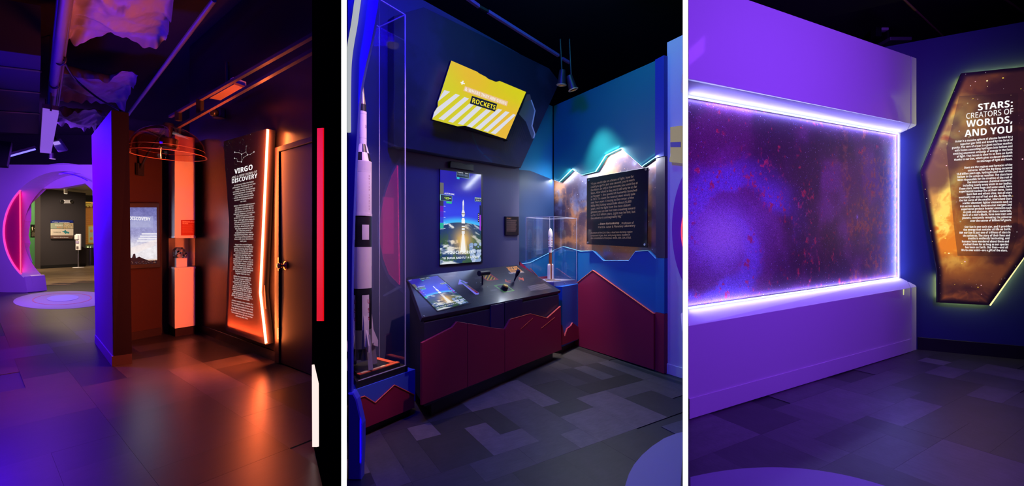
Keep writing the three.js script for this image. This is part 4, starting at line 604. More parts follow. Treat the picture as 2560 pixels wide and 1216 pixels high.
// quote panel
{
  const fr = W2.at(1543, 618, 0.03), off = 0.045, g = thing('quote_panel', fr, 'black glass quote panel on standoffs over the nebula strip', 'sign');
  const pr = new Print(fr, [[1467, 446], [1620, 418.5], [1617, 619.5], [1466.5, 611]], 1150, off), c = pr.g; c.fillStyle = '#0a0709'; c.fillRect(0, 0, pr.W, pr.H);
  const q = ['\u201cIf you could ride on a beam of light, how far', "could you go? In just one second, you'd reach", 'the Moon. In only a few minutes you could be at', "Mars. After about a day you'd still only be as far", 'as Voyager 1, the spacecraft humanity launched', 'in 1977. To reach the nearest stars would take', 'over four years. Crossing to the center of the', 'Milky Way Galaxy would take about 25,000', 'years. And the light from the most distant', 'galaxies we can see has been traveling toward', 'us for 13.5 billion years. Light may be fast, but', 'the universe is unimaginably big.\u201d'];
  const tx = '#c9a79a';
  pr.block(q, [1477, 463], [1477, 549], 5.0, tx, 'left');
  pr.text('\u2014Steve Kortenkamp', 1495, 563, 5.2, tx, 'left', 'bold|sans-serif'); pr.text(', Professor of', 1551, 561.5, 5.2, tx, 'left'); pr.text('Practice, Lunar & Planetary Laboratory', 1495, 571, 5.0, tx, 'left');
  pr.block(["A section of the Cat's Paw, a local star-forming region", 'composed of gas, dust, and young stars, located in', 'the constellation of Scorpius. NASA, ESA, CSA, STScI.'], [1476.5, 585], [1476.5, 598], 4.1, tx, 'left', 'italic|sans-serif');
  mesh('glass_panel', pr.slab(off - 0.012, off, 0.001), [pr.lit(0.5, 0.08), M.plastic], g);
  for (const [u, v] of [[1472, 451], [1615, 424], [1470, 607], [1612, 612]]) { const [x, y] = fr.px(u, v, off); const s = new THREE.CylinderGeometry(0.012, 0.012, 0.05, 16); s.rotateX(Math.PI / 2); s.translate(x, y, off - 0.02); mesh('standoff', s, M.metal, g); }
}
// touch screen picture, shared by the wall screen and the console screen
const touchTex = canvasTex(640, 1440, (c, W, H) => {
  const im = c.createImageData(W, H);
  for (let j = 0; j < H; j++) for (let i = 0; i < W; i++) {
    const x = i / W, y = j / H, hz = 0.585 - 0.035 * Math.cos((x - 0.5) * 3), o = (j * W + i) * 4; let q;
    if (y < hz) { q = mix([38, 30, 170], [56, 70, 235], sm(0.1, 0.45, y)); q = mix(q, [70, 190, 255], sm(hz - 0.08, hz, y)); }
    else { const t = (y - hz) / (1 - hz), n = fbm(x * 5 / (0.5 + t), t * 9 + 2, 5), l = fbm(x * 9 + 7, t * 7, 4); q = mix([30, 60, 110], [52, 88, 58], sm(0.1, 0.5, t) * sm(0.4, 0.6, l)); q = mix(q, [222, 228, 235], sm(0.52, 0.72, n) * (x < 0.55 ? 1 : 0.75)); q = mix([70, 190, 255], q, sm(0, 0.03, t)); const gl = Math.exp(-(((x - 0.53) * 4) ** 2) - ((t - 0.42) * 3.2) ** 2); q = mix(q, [255, 196, 110], Math.min(1, gl * 0.9)); }
    im.data[o] = q[0]; im.data[o + 1] = q[1]; im.data[o + 2] = q[2]; im.data[o + 3] = 255;
  }
  c.putImageData(im, 0, 0);
  const R = (x, y, w, h, f) => { c.fillStyle = f; c.fillRect(x * W, y * H, w * W, h * H); }, Pg = (p, f) => { c.beginPath(); p.forEach(([x, y], i) => i ? c.lineTo(x * W, y * H) : c.moveTo(x * W, y * H)); c.closePath(); c.fillStyle = f; c.fill(); };
  Pg([[0.49, 0.69], [0.57, 0.69], [0.66, 0.9], [0.4, 0.9]], 'rgba(255,225,170,0.55)'); Pg([[0.505, 0.68], [0.555, 0.68], [0.6, 0.88], [0.46, 0.88]], '#fffaf0');
  R(0.515, 0.33, 0.035, 0.11, '#f4f4f8'); Pg([[0.515, 0.335], [0.5325, 0.305], [0.55, 0.335]], '#fff'); R(0.52, 0.37, 0.025, 0.05, '#c9cbe0'); Pg([[0.51, 0.42], [0.555, 0.42], [0.575, 0.455], [0.49, 0.455]], '#f2f2f6'); R(0.49, 0.455, 0.085, 0.01, '#8a8070'); Pg([[0.49, 0.465], [0.575, 0.465], [0.555, 0.495], [0.51, 0.495]], '#eee'); Pg([[0.505, 0.505], [0.56, 0.505], [0.575, 0.53], [0.49, 0.53]], '#f6f6f6'); R(0.49, 0.53, 0.085, 0.035, '#fff'); R(0.49, 0.565, 0.085, 0.025, '#556'); R(0.495, 0.59, 0.075, 0.09, '#f1f1f1'); R(0.495, 0.605, 0.075, 0.01, '#a98c55'); R(0.495, 0.64, 0.075, 0.008, '#a98c55');
  c.strokeStyle = '#9fe8d8'; c.lineWidth = 3; R(0.37, 0.0, 0.31, 0.07, '#1b2430'); c.strokeRect(0.37 * W, 0, 0.31 * W, 0.07 * H); c.fillStyle = '#fff'; c.font = 'bold 22px sans-serif'; c.fillText('ORBITAL', 0.39 * W, 0.022 * H); c.fillText('0 km', 0.58 * W, 0.022 * H); for (let k = 0; k < 7; k++) R(0.39 + k * 0.037, 0.03, 0.026, 0.022, '#5c6c80'); R(0.375, 0.072, 0.065, 0.02, '#25c7d8');
  R(0.015, 0.004, 0.09, 0.01, '#cfd4ff');
  R(0, 0.155, 0.07, 0.12, '#6a6a66'); c.fillStyle = '#fff'; c.font = 'bold 32px sans-serif'; c.fillText('ALTITUDE', 0.085 * W, 0.27 * H); R(0, 0.28, 0.26, 0.06, '#2b3a4c'); c.strokeRect(0, 0.28 * H, 0.26 * W, 0.06 * H); c.fillStyle = '#c8f31e'; c.font = 'bold 44px sans-serif'; c.fillText('125', 0.08 * W, 0.321 * H); c.fillStyle = '#fff'; c.font = 'bold 20px sans-serif'; c.fillText('km', 0.195 * W, 0.315 * H); R(0.13, 0.345, 0.125, 0.018, '#28d07a');
  for (let k = 0; k < 5; k++) { R(0, 0.34 + k * 0.058, 0.065, 0.056, ['#3a3a44', '#6a1fb0', '#4a2cc8', '#3a48d8', '#2ab59a'][k]); R(0.07, 0.395 + k * 0.058, 0.04, 0.003, '#fff'); }
  R(0.83, 0.265, 0.17, 0.045, '#2a3544'); c.strokeRect(0.83 * W, 0.265 * H, 0.17 * W, 0.045 * H); c.fillStyle = '#fff'; c.font = 'bold 17px sans-serif'; c.fillText('MISSION TIME', 0.835 * W, 0.279 * H); c.font = 'bold 24px sans-serif'; c.fillText('00:57.7', 0.855 * W, 0.302 * H);
  R(0.955, 0.35, 0.04, 0.11, '#1a2230'); R(0.955, 0.46, 0.04, 0.175, '#a23bd6'); R(0.91, 0.44, 0.038, 0.1, '#1a2230'); c.fillStyle = '#fff'; c.font = 'bold 24px sans-serif'; ['F', 'U', 'E', 'L'].forEach((s, k) => c.fillText(s, 0.917 * W, (0.462 + k * 0.022) * H));
  for (let k = 0; k < 40; k++) { c.beginPath(); c.arc((0.7 + 0.28 * rnd()) * W, (0.79 + 0.19 * rnd()) * H, 14 + 16 * rnd(), 0, 7); c.fillStyle = ['#9fb4d8', '#7f9ac6', '#b9c9e2', '#8fa8d0'][k % 4]; c.fill(); }
  c.fillStyle = '#f4fbff'; c.textAlign = 'center'; c.font = 'bold 62px sans-serif'; c.fillText('TOUCH SCREEN', 0.5 * W, 0.893 * H); c.font = 'bold 42px sans-serif'; c.fillText('TO BUILD AND FLY A ROCKET', 0.49 * W, 0.948 * H);
});
{
  const fr = SW.at(1152, 661, 0.0), g = thing('touch_screen', fr, 'tall touch screen showing a rocket launch on the navy wall', 'screen');
  const p = fr.poly([[1101.5, 425], [1203, 437], [1203, 654.5], [1101.5, 662]], 0.02), m = new THREE.MeshStandardMaterial({ color: lin(0.02, 0.02, 0.02), roughness: 0.12, emissive: 0xffffff, emissiveMap: touchTex, emissiveIntensity: 0.95 });
  mesh('bezel', slab(fr.poly([[1099.5, 422], [1206, 435], [1206, 657], [1099.5, 664.5]], 0.01), 0.0, 0.012), M.plastic, g); mesh('display', slab(p, 0.012, 0.02), m, g);
  const c = fr.px(1152, 545, 0.03); rectLight(g, V(c[0], c[1], 0.035), V(0, 0, 1), 0.5, 0.85, lin(0.3, 0.4, 1), 1.6);
  const fs = SW.at(1155, 425, 0), gs = thing('sensor_bar', fs, 'flat black sensor bar with a wavy edge above the touch screen', 'sensor bar'); mesh('body', slab(fs.poly([[1125, 407], [1128, 403], [1150, 407], [1168, 412], [1176, 410], [1184, 412], [1184, 428], [1125, 419]], 0.03), 0, 0.035, 0.003), M.plastic, gs);
  const fp = SW.at(1281, 588, 0), gp = thing('text_plaque', fp, 'small black text plaque titled ATLAS V right of the touch screen', 'plaque'); const pr = new Print(fp, [[1264, 541.5], [1297, 542], [1297, 588], [1264, 588]], 260, 0.02); pr.g.fillStyle = '#0a0812'; pr.g.fillRect(0, 0, 999, 999); pr.text('ATLAS V', 1266.5, 547.5, 3.2, '#e8a15c', 'left', 'bold italic|sans-serif'); for (let i = 0; i < 12; i++) pr.line([[1266.5, 550.5 + i * 2.5], [1292 - (i * 5) % 4, 550.6 + i * 2.5]], '#8c7064', 4.2); mesh('plate', pr.slab(0, 0.02, 0.001), pr.mat(0.4), gp);
}
// slanted dark print panel above the wall and the tilted yellow screen
{
  const off = 0.12, U = new Fr(SW.w(0, 0, off), SW.x, SW.y), poly = [[985, 40], [1060, 18], [1205, 88], [1373, 171], [1399, 205], [1302, 420], [985, 366]];
  const fr = U.at(1180, 400), g = thing('slanted_print_panel', fr, 'large slanted dark cliff print panel above the touch screen', 'panel'), pr = new Print(fr, poly, 1024, 0);
  pr.paint((x, y) => { const n = fbm(x * 4, y * 4, 5); return mix([34, 34, 58], [48, 46, 74], sm(0.4, 0.7, n)); }, 3);
  pr.fill([[1316, 236], [1325, 236], [1330, 257], [1337.5, 277], [1330, 315], [1337.5, 335], [1335, 347], [1330, 347], [1315, 305], [1297, 285], [1305, 268]], '#6f7888'); pr.fill([[1316, 236], [1325, 236], [1328, 250], [1312, 256]], '#8a6f62'); pr.line([[1328, 250], [1337.5, 277], [1330, 315], [1337, 335], [1334, 346]], '#dfe8f2', 9);
  for (let i = 0; i < 13; i++) { const t = i / 12; pr.line([[1252 + 43 * t, 305 - 15 * t], [1265 + 50 * t, 380 - 35 * t]], 'rgba(70,54,66,0.8)', 4); }
  pr.line([[1180, 330], [1184, 345], [1195, 372], [1215, 392], [1230, 405]], '#1c4656', 8); pr.line([[1208, 386], [1250, 394], [1262, 410]], '#3a2a34', 4);
  mesh('panel', pr.slab(-0.1, 0, 0.003), pr.mat(0.62), g);
  const Y = [[1128, 151], [1195, 180], [1196, 182], [1215, 192], [1221, 197], [1240, 204.5], [1249, 202], [1315.5, 230], [1265, 348.5], [1163, 315], [1144, 316.5], [1080, 299], [1085, 280], [1094, 266], [1094, 256], [1100, 238]];
  const fy = new Fr(U.w(0, 0, 0.12), U.x, U.y).at(1200, 330), gy = thing('yellow_screen', fy, 'tilted bright yellow screen reading ROCKETS with white stripes', 'screen'), py = new Print(fy, Y, 900, 0), c = py.g;
  py.paint((x, y) => { const n = fbm(x * 1.3 + 5, y * 1.3, 2); return mix([212, 204, 0], [232, 184, 36], sm(0.3, 0.62, n)); }, 4);
  const st = [[[1111, 225], [1125.5, 229.5], [1095, 254], [1098, 246]], [[1139, 234.5], [1150, 238], [1081, 296], [1085, 282], [1092.5, 270]], [[1161, 242.5], [1173, 246.5], [1109, 301], [1096, 297]], [[1176, 256.5], [1186, 261], [1132.5, 307], [1120, 304]], [[1192.5, 265], [1205, 269], [1157.5, 313], [1144, 309.5]], [[1216, 273], [1227.5, 277], [1179, 319], [1166, 316]], [[1245, 272], [1256, 274.5], [1200, 325], [1187.5, 321]], [[1264, 278], [1274, 281], [1220, 330], [1208, 327]], [[1283, 285], [1289.5, 287.5], [1239, 335.5], [1226, 333]]];
  st.forEach((q) => py.fill(q, '#dcdce4'));
  c.save();
  const tilt = (s, u0, v0, u1, v1, h, bg, fg, italic) => { const a = py.c(u0, v0), b = py.c(u1, v1), L = Math.hypot(b[0] - a[0], b[1] - a[1]), hh = py.size(u0, v0, h); c.save(); c.translate(...a); c.rotate(Math.atan2(b[1] - a[1], b[0] - a[0])); if (bg) { c.fillStyle = bg; c.fillRect(-hh * 0.25, -hh * 1.12, L + hh * 0.5, hh * 1.32); } c.font = 'bold italic ' + (hh * 1.18).toFixed(1) + 'px sans-serif'; c.fillStyle = fg; c.textAlign = 'left'; const m = c.measureText(s).width; c.scale(L / m, 1); c.fillText(s, 0, -hh * 0.04); c.restore(); };
  py.fill([[1162.5, 215], [1270.5, 253.8], [1267, 266], [1158, 227]], '#eac08c'); py.fill([[1180, 239.5], [1243, 260], [1237.5, 279], [1174.5, 258.8]], '#131a1e'); tilt('& WHERE THEY ARE GOING', 1161.5, 226, 1266, 263, 10, null, '#f4efe6'); tilt('ROCKETS', 1178.5, 256.5, 1238, 275.5, 14.5, null, '#f2e014'); py.fill([[1156.5, 201.5], [1159.5, 202.5], [1156, 212], [1153, 211]], '#f6f6f6'); py.fill([[1152, 204.5], [1162.5, 208], [1161.5, 211], [1151, 207.5]], '#f6f6f6');
  c.restore();
  mesh('display', py.slab(-0.03, 0, 0.002), [py.lit(0.98, 0.3), M.plastic], gy); mesh('case', slab(fy.poly([[1135, 165], [1315.5, 231], [1318, 234], [1270, 352], [1267, 349], [1090, 296]], -0.03), -0.09, -0.031), M.plastic, gy); mesh('mount', slab(fy.poly([[1180, 230], [1220, 245], [1205, 280], [1170, 265]], -0.09), -0.119, -0.09), M.plastic, gy);
  const q = fy.px(1198, 250); rectLight(gy, V(q[0], q[1], 0.02), V(0, 0, 1), 0.5, 0.4, lin(1, 0.85, 0.05), 0.8);
}
// arch with LED ring at the left edge of the rocket room
{
  const z = -2.2, AF = new Fr(V(-0.86, 0, z), V(1, 0, 0), V(0, 1, 0)), g = thing('arch_frame', AF, 'blue lit curved arch frame with an LED tube at the left of the rocket room', 'arch');
  const R = [[950, -30], [944, 20], [934, 75], [925, 120], [914, 165], [903, 218], [897, 265], [893, 330], [888, 430], [884, 530], [881, 620], [879.5, 720], [879, 800], [879, 985]];
  mesh('frame', slab(AF.poly([...R, [869, 985], [869, -30]]), -0.03, 0, 0.002), std(lin(0.05, 0.05, 0.55), 0.55), g);
  const T = [[899, -30], [893, 10], [886, 60], [878, 105], [873, 140], [870.5, 175], [869.5, 240], [869.5, 330]].map(([u, v]) => { const [x, y] = AF.px(u, v, 0.02); return V(x, y, 0.02); });
  const tb = tube(T, 0.0165, 60, 10); tb.translate(0.0, 0, 0); mesh('led_tube', tb, glowMat(lin(0.42, 0.45, 0.45), 1.0), g);
  for (let i = 0; i < T.length - 1; i += 2) { const a = T[i], b = T[Math.min(i + 2, T.length - 1)]; rectLight(g, a.clone().add(b).multiplyScalar(0.5).add(V(0.03, 0, 0.03)), V(1, 0, 0.35), 0.03, a.distanceTo(b), BLUE, 60, a.clone().sub(b).normalize()); }
  rectLight(g, V(0.03, 0.9, 0.03), V(1, 0, 0.1), 0.02, 1.6, BLUE, 22, V(0, 1, 0));
  const cb = (u, v, d) => P(u, v, d);
  mesh('curb', slab(AF.poly([[869, 985], [883, 985], [891, 1000], [905, 1062], [905, 1120], [902, 1180], [902, 1215], [869, 1215]], 0.02).map(([x, y]) => [x, Math.max(y, 0.006)]), -0.04, 0.02, 0.006), std(lin(0.06, 0.06, 0.55), 0.55), g);
}
// tall acrylic case with the big rocket on a plinth
const PLa = fl(905, 1098), PLb = fl(1040, 1035), PLd = PLb.clone().sub(PLa).normalize(), PLn = V(-PLd.z, 0, PLd.x), PLF = Fr.wall(PLa, PLb);
{
  const fr = PLF, L0 = fr.px(884, 1000)[0], L1 = fr.px(1038, 960)[0], g = thing('case_plinth', fr, 'blue plinth with red mountain cutouts under the tall acrylic rocket case', 'plinth');
  const blue = std(lin(0.05, 0.12, 0.6), 0.5), h = 0.34, DEP = 0.32;
  const xl = (z, x) => { const a = PLF.w(0, 0, z), k = PLF.x.x + PT1.k * PLF.x.z; return Math.max(x, (0.03 - a.x - PT1.k * a.z) / k); };   // stays clear of the partition behind
  const plan = (x0, x1, y0, y1, z0, z1, o = [0, 0, 0]) => { const q = [[xl(z1, x0), z1], [x1, z1], [x1, z0], [xl(z0, x0), z0]].map(([x, z]) => V(x - o[0], 0, z - o[2])); return prism(q, y0 - o[1], y1 - o[1]); };
  mesh('core', plan(L0 + 0.02, L1 - 0.02, 0.006, 0.1, -DEP, -0.03), M.plastic, g);
  mesh('body', plan(L0, L1, 0.1, h, -DEP - 0.03, 0), blue, g);
  const rp = fr.poly([[886, 1004], [895, 997], [911, 991.5], [938, 1008], [986, 963.5], [1036, 988], [1036, 1020], [886, 1082]], 0.012);
  mesh('mountain_panel', slab(rp.map(([x, y]) => [Math.min(x, L1), y]), 0.001, 0.012), M.redBoard, g); mesh('panel_edge', poly3(rp.slice(1, 6).map(([x, y]) => V(Math.min(x, L1), y, 0.012)), 0.004), M.redEdge, g);
  // case
  const fc = new Fr(fr.w(0, h, 0), fr.x, fr.y), gc = thing('tall_acrylic_case', fc, 'tall clear acrylic case around the big rocket model at the left', 'display case');
  const c1 = fr.px(1013, 912, -0.02)[0], c0 = fr.px(895, 940, -0.02)[0], dep = DEP, ct = 3.0 - h, tray = 0.045;
  mesh('base_tray', plan(c0 - 0.02, c1 + 0.015, 0.0005, tray, -dep - 0.02, -0.01), M.plastic, gc);
  const pane = (n, geo) => mesh(n, geo, M.acrylic, gc), bx = (x0, x1, y0, y1, z0, z1) => { const q = new THREE.BoxGeometry(x1 - x0, y1 - y0, z1 - z0); q.translate((x0 + x1) / 2, (y0 + y1) / 2, (z0 + z1) / 2); return q; };
  pane('pane', bx(c0, c1, tray, ct, -0.024, -0.02)); pane('pane', bx(c1 - 0.004, c1, tray, ct, -dep, -0.0245)); pane('pane', bx(xl(-dep, c0), c1 - 0.005, tray, ct, -dep, -dep + 0.004)); pane('pane', plan(c0, c1, ct + 0.0005, ct + 0.005, -dep, -0.02));
  const ed = (a, b) => mesh('edge', bar(a, b, 0.006), M.acrylicEdge, gc);
  ed(V(c1, tray, -0.02), V(c1, ct, -0.02)); ed(V(c1, tray, -dep), V(c1, ct, -dep)); ed(V(c0, ct + 0.003, -0.02), V(c1, ct + 0.003, -0.02)); ed(V(c1, ct + 0.003, -0.02), V(c1, ct + 0.003, -dep)); ed(V(xl(-dep, c0), ct + 0.003, -dep), V(c1, ct + 0.003, -dep)); ed(V(c0, tray, -0.018), V(c1, tray, -0.018));
  const lp = V((c0 + c1) / 2 - 0.03, ct - 0.03, -0.2); mesh('top_lamp', new THREE.CylinderGeometry(0.05, 0.05, 0.02, 24).translate(lp.x, lp.y + 0.012, lp.z), glowMat(WARM, 2.5), gc);
  const sl = new THREE.SpotLight(lin(1, 0.68, 0.42), 16, 0, 0.35, 0.8, 2); sl.castShadow = true; sl.position.copy(lp); sl.target.position.set(lp.x, 0, lp.z); sl.target.name = 'aim'; gc.add(sl, sl.target);
  // launch pad
  const fp = new Fr(fc.w((c0 + c1) / 2, tray, -0.21), fc.x, fc.y), gp = thing('launch_pad', fp, 'flat model launch pad with orange markings in the tall case', 'model base'); const hw = (c1 - c0) / 2 - 0.03;
  { const xo = (c0 + c1) / 2, d = plan(c0 + 0.03, c1 - 0.03, 0.0005, 0.025, -0.29, -0.04, [xo, 0, -0.21]); mesh('deck', d, M.plastic, gp); } mesh('orange_band', bx(-hw, hw, 0.0255, 0.03, 0.13, 0.165), M.redEdge, gp); mesh('orange_band', bx(hw - 0.05, hw - 0.01, 0.0255, 0.03, -0.075, 0.125), M.redEdge, gp); mesh('name_strip', bx(-hw + 0.02, hw - 0.12, 0.0305, 0.034, 0.14, 0.16), std(lin(0.8, 0.6, 0.3), 0.5), gp);
  // the rocket
  const axis = P(905.5, 908, 2.83), by = h + tray + 0.0355, gr = new THREE.Group(); gr.name = numbered('moon_rocket_model'); scene.add(gr); gr.position.set(axis.x, by, axis.z); tag(gr, 'tall black and white moon rocket model in the left acrylic case', 'rocket model');
  gr.rotation.y = 0.35;
  const d = -axis.z, Y = (v) => EYE - (v - CY) / F * d - by, k = d / F / 1.08, wht = phy(lin(0.78, 0.72, 0.74), 0.35), blk = std(lin(0.012, 0.012, 0.016), 0.4);
  const cyl = (n, v0, v1, r0, r1, m, seg = 40) => { const q = new THREE.CylinderGeometry(r0 * k, r1 * k, Y(v0) - Y(v1), seg); q.translate(0, (Y(v0) + Y(v1)) / 2, 0); return mesh(n, q, m, gr); };
  const wrap = (draw) => phy(0xffffff, 0.35, { map: canvasTex(1024, 512, (c, W, H) => { c.fillStyle = '#e6dfe2'; c.fillRect(0, 0, W, H); draw(c, W, H); }) });
  const vert = (c, s, x, y, sz, gap, col) => { c.fillStyle = col; c.font = 'bold ' + sz + 'px sans-serif'; c.textAlign = 'center'; [...s].forEach((ch, i) => c.fillText(ch, x, y + i * gap)); };
  cyl('escape_tower', 172, 215, 1.5, 2.5, wht, 12); cyl('capsule', 215, 262, 3, 9, std(lin(0.6, 0.5, 0.35), 0.25, { metalness: 0.6 })); cyl('instrument_ring', 262, 280, 10, 11, blk); cyl('third_stage', 280, 362, 11.3, 11.3, wrap((c, W, H) => { c.fillStyle = '#7a2c8a'; c.font = 'bold 60px sans-serif'; for (const x of [W * 0.12, W * 0.62]) c.fillText('IVB/V', x, H * 0.5); c.fillStyle = '#998'; c.fillRect(0, 40, W, 4); c.fillRect(0, 420, W, 4); }));
  cyl('interstage_upper', 362, 405, 11.3, 24, wrap((c, W, H) => { c.fillStyle = '#14101c'; for (let i = 0; i < 8; i++) c.fillRect((i + 0.0) * W / 8, (i % 2) * H / 2, W / 8, H / 2); }));
  cyl('second_stage_skirt', 405, 432, 24.5, 24.5, wrap((c, W, H) => { c.fillStyle = '#b9b0b4'; for (let i = 0; i < 128; i++) c.fillRect(i * 8, 40, 3, H - 80); })); cyl('second_stage', 432, 535, 24.3, 24.3, wrap((c, W, H) => { for (const x of [W * 0.13, W * 0.38, W * 0.63, W * 0.88]) vert(c, 'UNITED STATES', x, 60, 30, 34, '#7c2038'); })); cyl('interstage_ring', 535, 541, 25.5, 25.5, wht); cyl('interstage_lower', 541, 563, 24.3, 24.3, blk);
  cyl('first_stage_top', 563, 600, 24.5, 24.5, wrap((c, W, H) => { c.fillStyle = '#14101c'; for (let i = 0; i < 4; i++) c.fillRect((i + 0.5) * W / 4, 0, W / 8, H); })); cyl('band', 600, 618, 24.4, 24.4, blk); cyl('first_stage', 618, 720, 24.4, 24.4, wrap((c, W, H) => { c.fillStyle = '#8a4a5a'; c.font = 'bold 60px sans-serif'; for (const x of [W * 0.2, W * 0.7]) c.fillText('S-IC', x, H * 0.56); }));
  cyl('first_stage_band', 720, 736, 24.4, 24.4, blk); cyl('first_stage_tail', 736, 822, 24.4, 24.4, wrap((c, W, H) => { c.fillStyle = '#14101c'; for (let i = 0; i < 4; i++) c.fillRect((i + 0.5) * W / 4, 0, W / 8, H); for (const x of [W * 0.12, W * 0.37, W * 0.62, W * 0.87]) vert(c, 'USA', x, 130, 90, 130, '#8a1c30'); })); cyl('thrust_block', 822, 868, 24.6, 25.5, std(lin(0.5, 0.5, 0.55), 0.3, { metalness: 0.8 }));
  for (let i = 0; i < 4; i++) {
    const a = i * Math.PI / 2 + 0.4, fn = slab([[22 * k, Y(812)], [25 * k, Y(815)], [44 * k, Y(858)], [44 * k, Y(874)], [25 * k, Y(866)]], -0.004, 0.004); fn.rotateY(a); mesh('fin', fn, wht, gr);
    const fa = slab([[23 * k, Y(780)], [26 * k, Y(800)], [32 * k, Y(862)], [23 * k, Y(862)]], -0.016, 0.016); fa.rotateY(a); mesh('fairing', fa, wht, gr);
    const e = new THREE.LatheGeometry([[4, 862], [7, 872], [9.5, 890], [10, 897]].map(([r, v]) => new THREE.Vector2(r * k, Y(v))), 20); e.translate(Math.cos(a + 0.78) * 15 * k, 0, Math.sin(a + 0.78) * 15 * k); mesh('engine_bell', e, std(lin(0.3, 0.3, 0.35), 0.3, { metalness: 0.8, side: THREE.DoubleSide }), gr);
    const su = bar(V(Math.cos(a + 0.6) * 27 * k, Y(835), Math.sin(a + 0.6) * 27 * k), V(Math.cos(a + 0.6) * 40 * k, 0.002, Math.sin(a + 0.6) * 40 * k), 0.014, 0.03); mesh('hold_down_arm', su, std(lin(0.4, 0.4, 0.45), 0.5), gr);
  }
}
// warm spot on the big rocket
{
  const p = V(0.3, 3.6, -2.4), q = P(905, 520, 2.83), g = new THREE.Group(); g.name = numbered('track_spot'); scene.add(g); g.position.copy(p); tag(g, 'warm pink spot lamp aimed at the big rocket in the tall case', 'spot lamp', 'track spots of the rocket room');
  const dir = q.clone().sub(p).normalize(), qd = new THREE.Quaternion().setFromUnitVectors(V(0, -1, 0), dir), cy = new THREE.CylinderGeometry(0.035, 0.05, 0.16, 24, 1, true); cy.applyQuaternion(qd); mesh('barrel', cy, std(lin(0.02, 0.02, 0.03), 0.4, { side: THREE.DoubleSide }), g); const ln = new THREE.CylinderGeometry(0.03, 0.03, 0.008, 20); ln.applyQuaternion(qd); mesh('lens', ln, glowMat(WARM, 1.5), g); mesh('yoke', rod(V(0, 0.05, 0), V(0, CEIL - p.y, 0), 0.01), M.plastic, g);
  const l = new THREE.SpotLight(lin(1, 0.55, 0.6), 26, 0, 0.36, 0.8, 2); l.castShadow = true; l.position.copy(dir).multiplyScalar(0.09); l.target.position.copy(dir).multiplyScalar(2); l.target.name = 'aim'; g.add(l, l.target);
}
// round magenta ring on the partition face, mirrored in the tall case
{
  const A = V(PT2.k * 5, 0, -5), B = V(PT2.k * 1.7, 0, -1.7), n = V(-1, 0, -PT2.k).normalize(), PFc = new Fr(A.clone().addScaledVector(n, 0.0113), B.clone().sub(A), V(0, 1, 0)), mz = -0.02;
  const hit = (u, v) => { const r = ray(u, v), e = V(0, EYE, 0), o = PLF.w(0, 0, mz), t = PLF.z.dot(o.clone().sub(e)) / PLF.z.dot(r), p = e.addScaledVector(r, t), d = r.clone().addScaledVector(PLF.z, -2 * r.dot(PLF.z)), t2 = PFc.z.dot(PFc.o.clone().sub(p)) / PFc.z.dot(d), w = p.addScaledVector(d, t2).sub(PFc.o); return [w.dot(PFc.x), w.dot(PFc.y)]; };
  const seg = [[994, 414], [980, 440], [966, 480], [955, 525], [950, 565], [952, 610], [960, 650], [973, 685], [999, 712]].map(([u, v]) => hit(u, v)), cy = 1.42, ok = seg.every(([x, y]) => isFinite(x) && Math.abs(x) < 4);
  if (ok) {
    const xs = seg.map((p) => p[0]), ys = seg.map((p) => p[1]), x0 = Math.min(...xs), x1 = Math.max(...xs), y0 = Math.min(...ys), y1 = Math.max(...ys), fr = new Fr(PFc.w((x0 + x1) / 2, y0, 0), PFc.x, PFc.y), g = thing('round_portal_ring', fr, 'violet ring with a glowing magenta segment on the right partition of the rocket room', 'wall ring');
    const lp = seg.map(([x, y]) => [x - (x0 + x1) / 2, y - y0]); mesh('segment', slab(lp, 0.0006, 0.0011), glowMat(lin(1, 0, 0.3), 1.3), g); mesh('glowing_edge', bar(V(...lp[0], 0.0016), V(...lp[lp.length - 1], 0.0016), 0.016, 0.0008), glowMat(lin(1, 0.02, 0.2), 9), g);
    mesh('arc_light', poly3(lp.map(([x, y]) => V(x, y, 0.0012)), 0.001), glowMat(lin(1, 0.02, 0.25), 5), g);
    const c = lp.reduce((a, p) => [a[0] + p[0] / lp.length, a[1] + p[1] / lp.length], [0, 0]); mesh('ring', slab(lp.map(([x, y]) => [c[0] + (x - c[0]) * 1.35, c[1] + (y - c[1]) * 1.16]), 0.0001, 0.0005), std(lin(0.4, 0.3, 0.6), 0.5), g); rectLight(g, V(c[0], c[1], 0.01), V(0, 0, 1), 0.15, 0.7, MAGENTA, 1.2);
  }
}
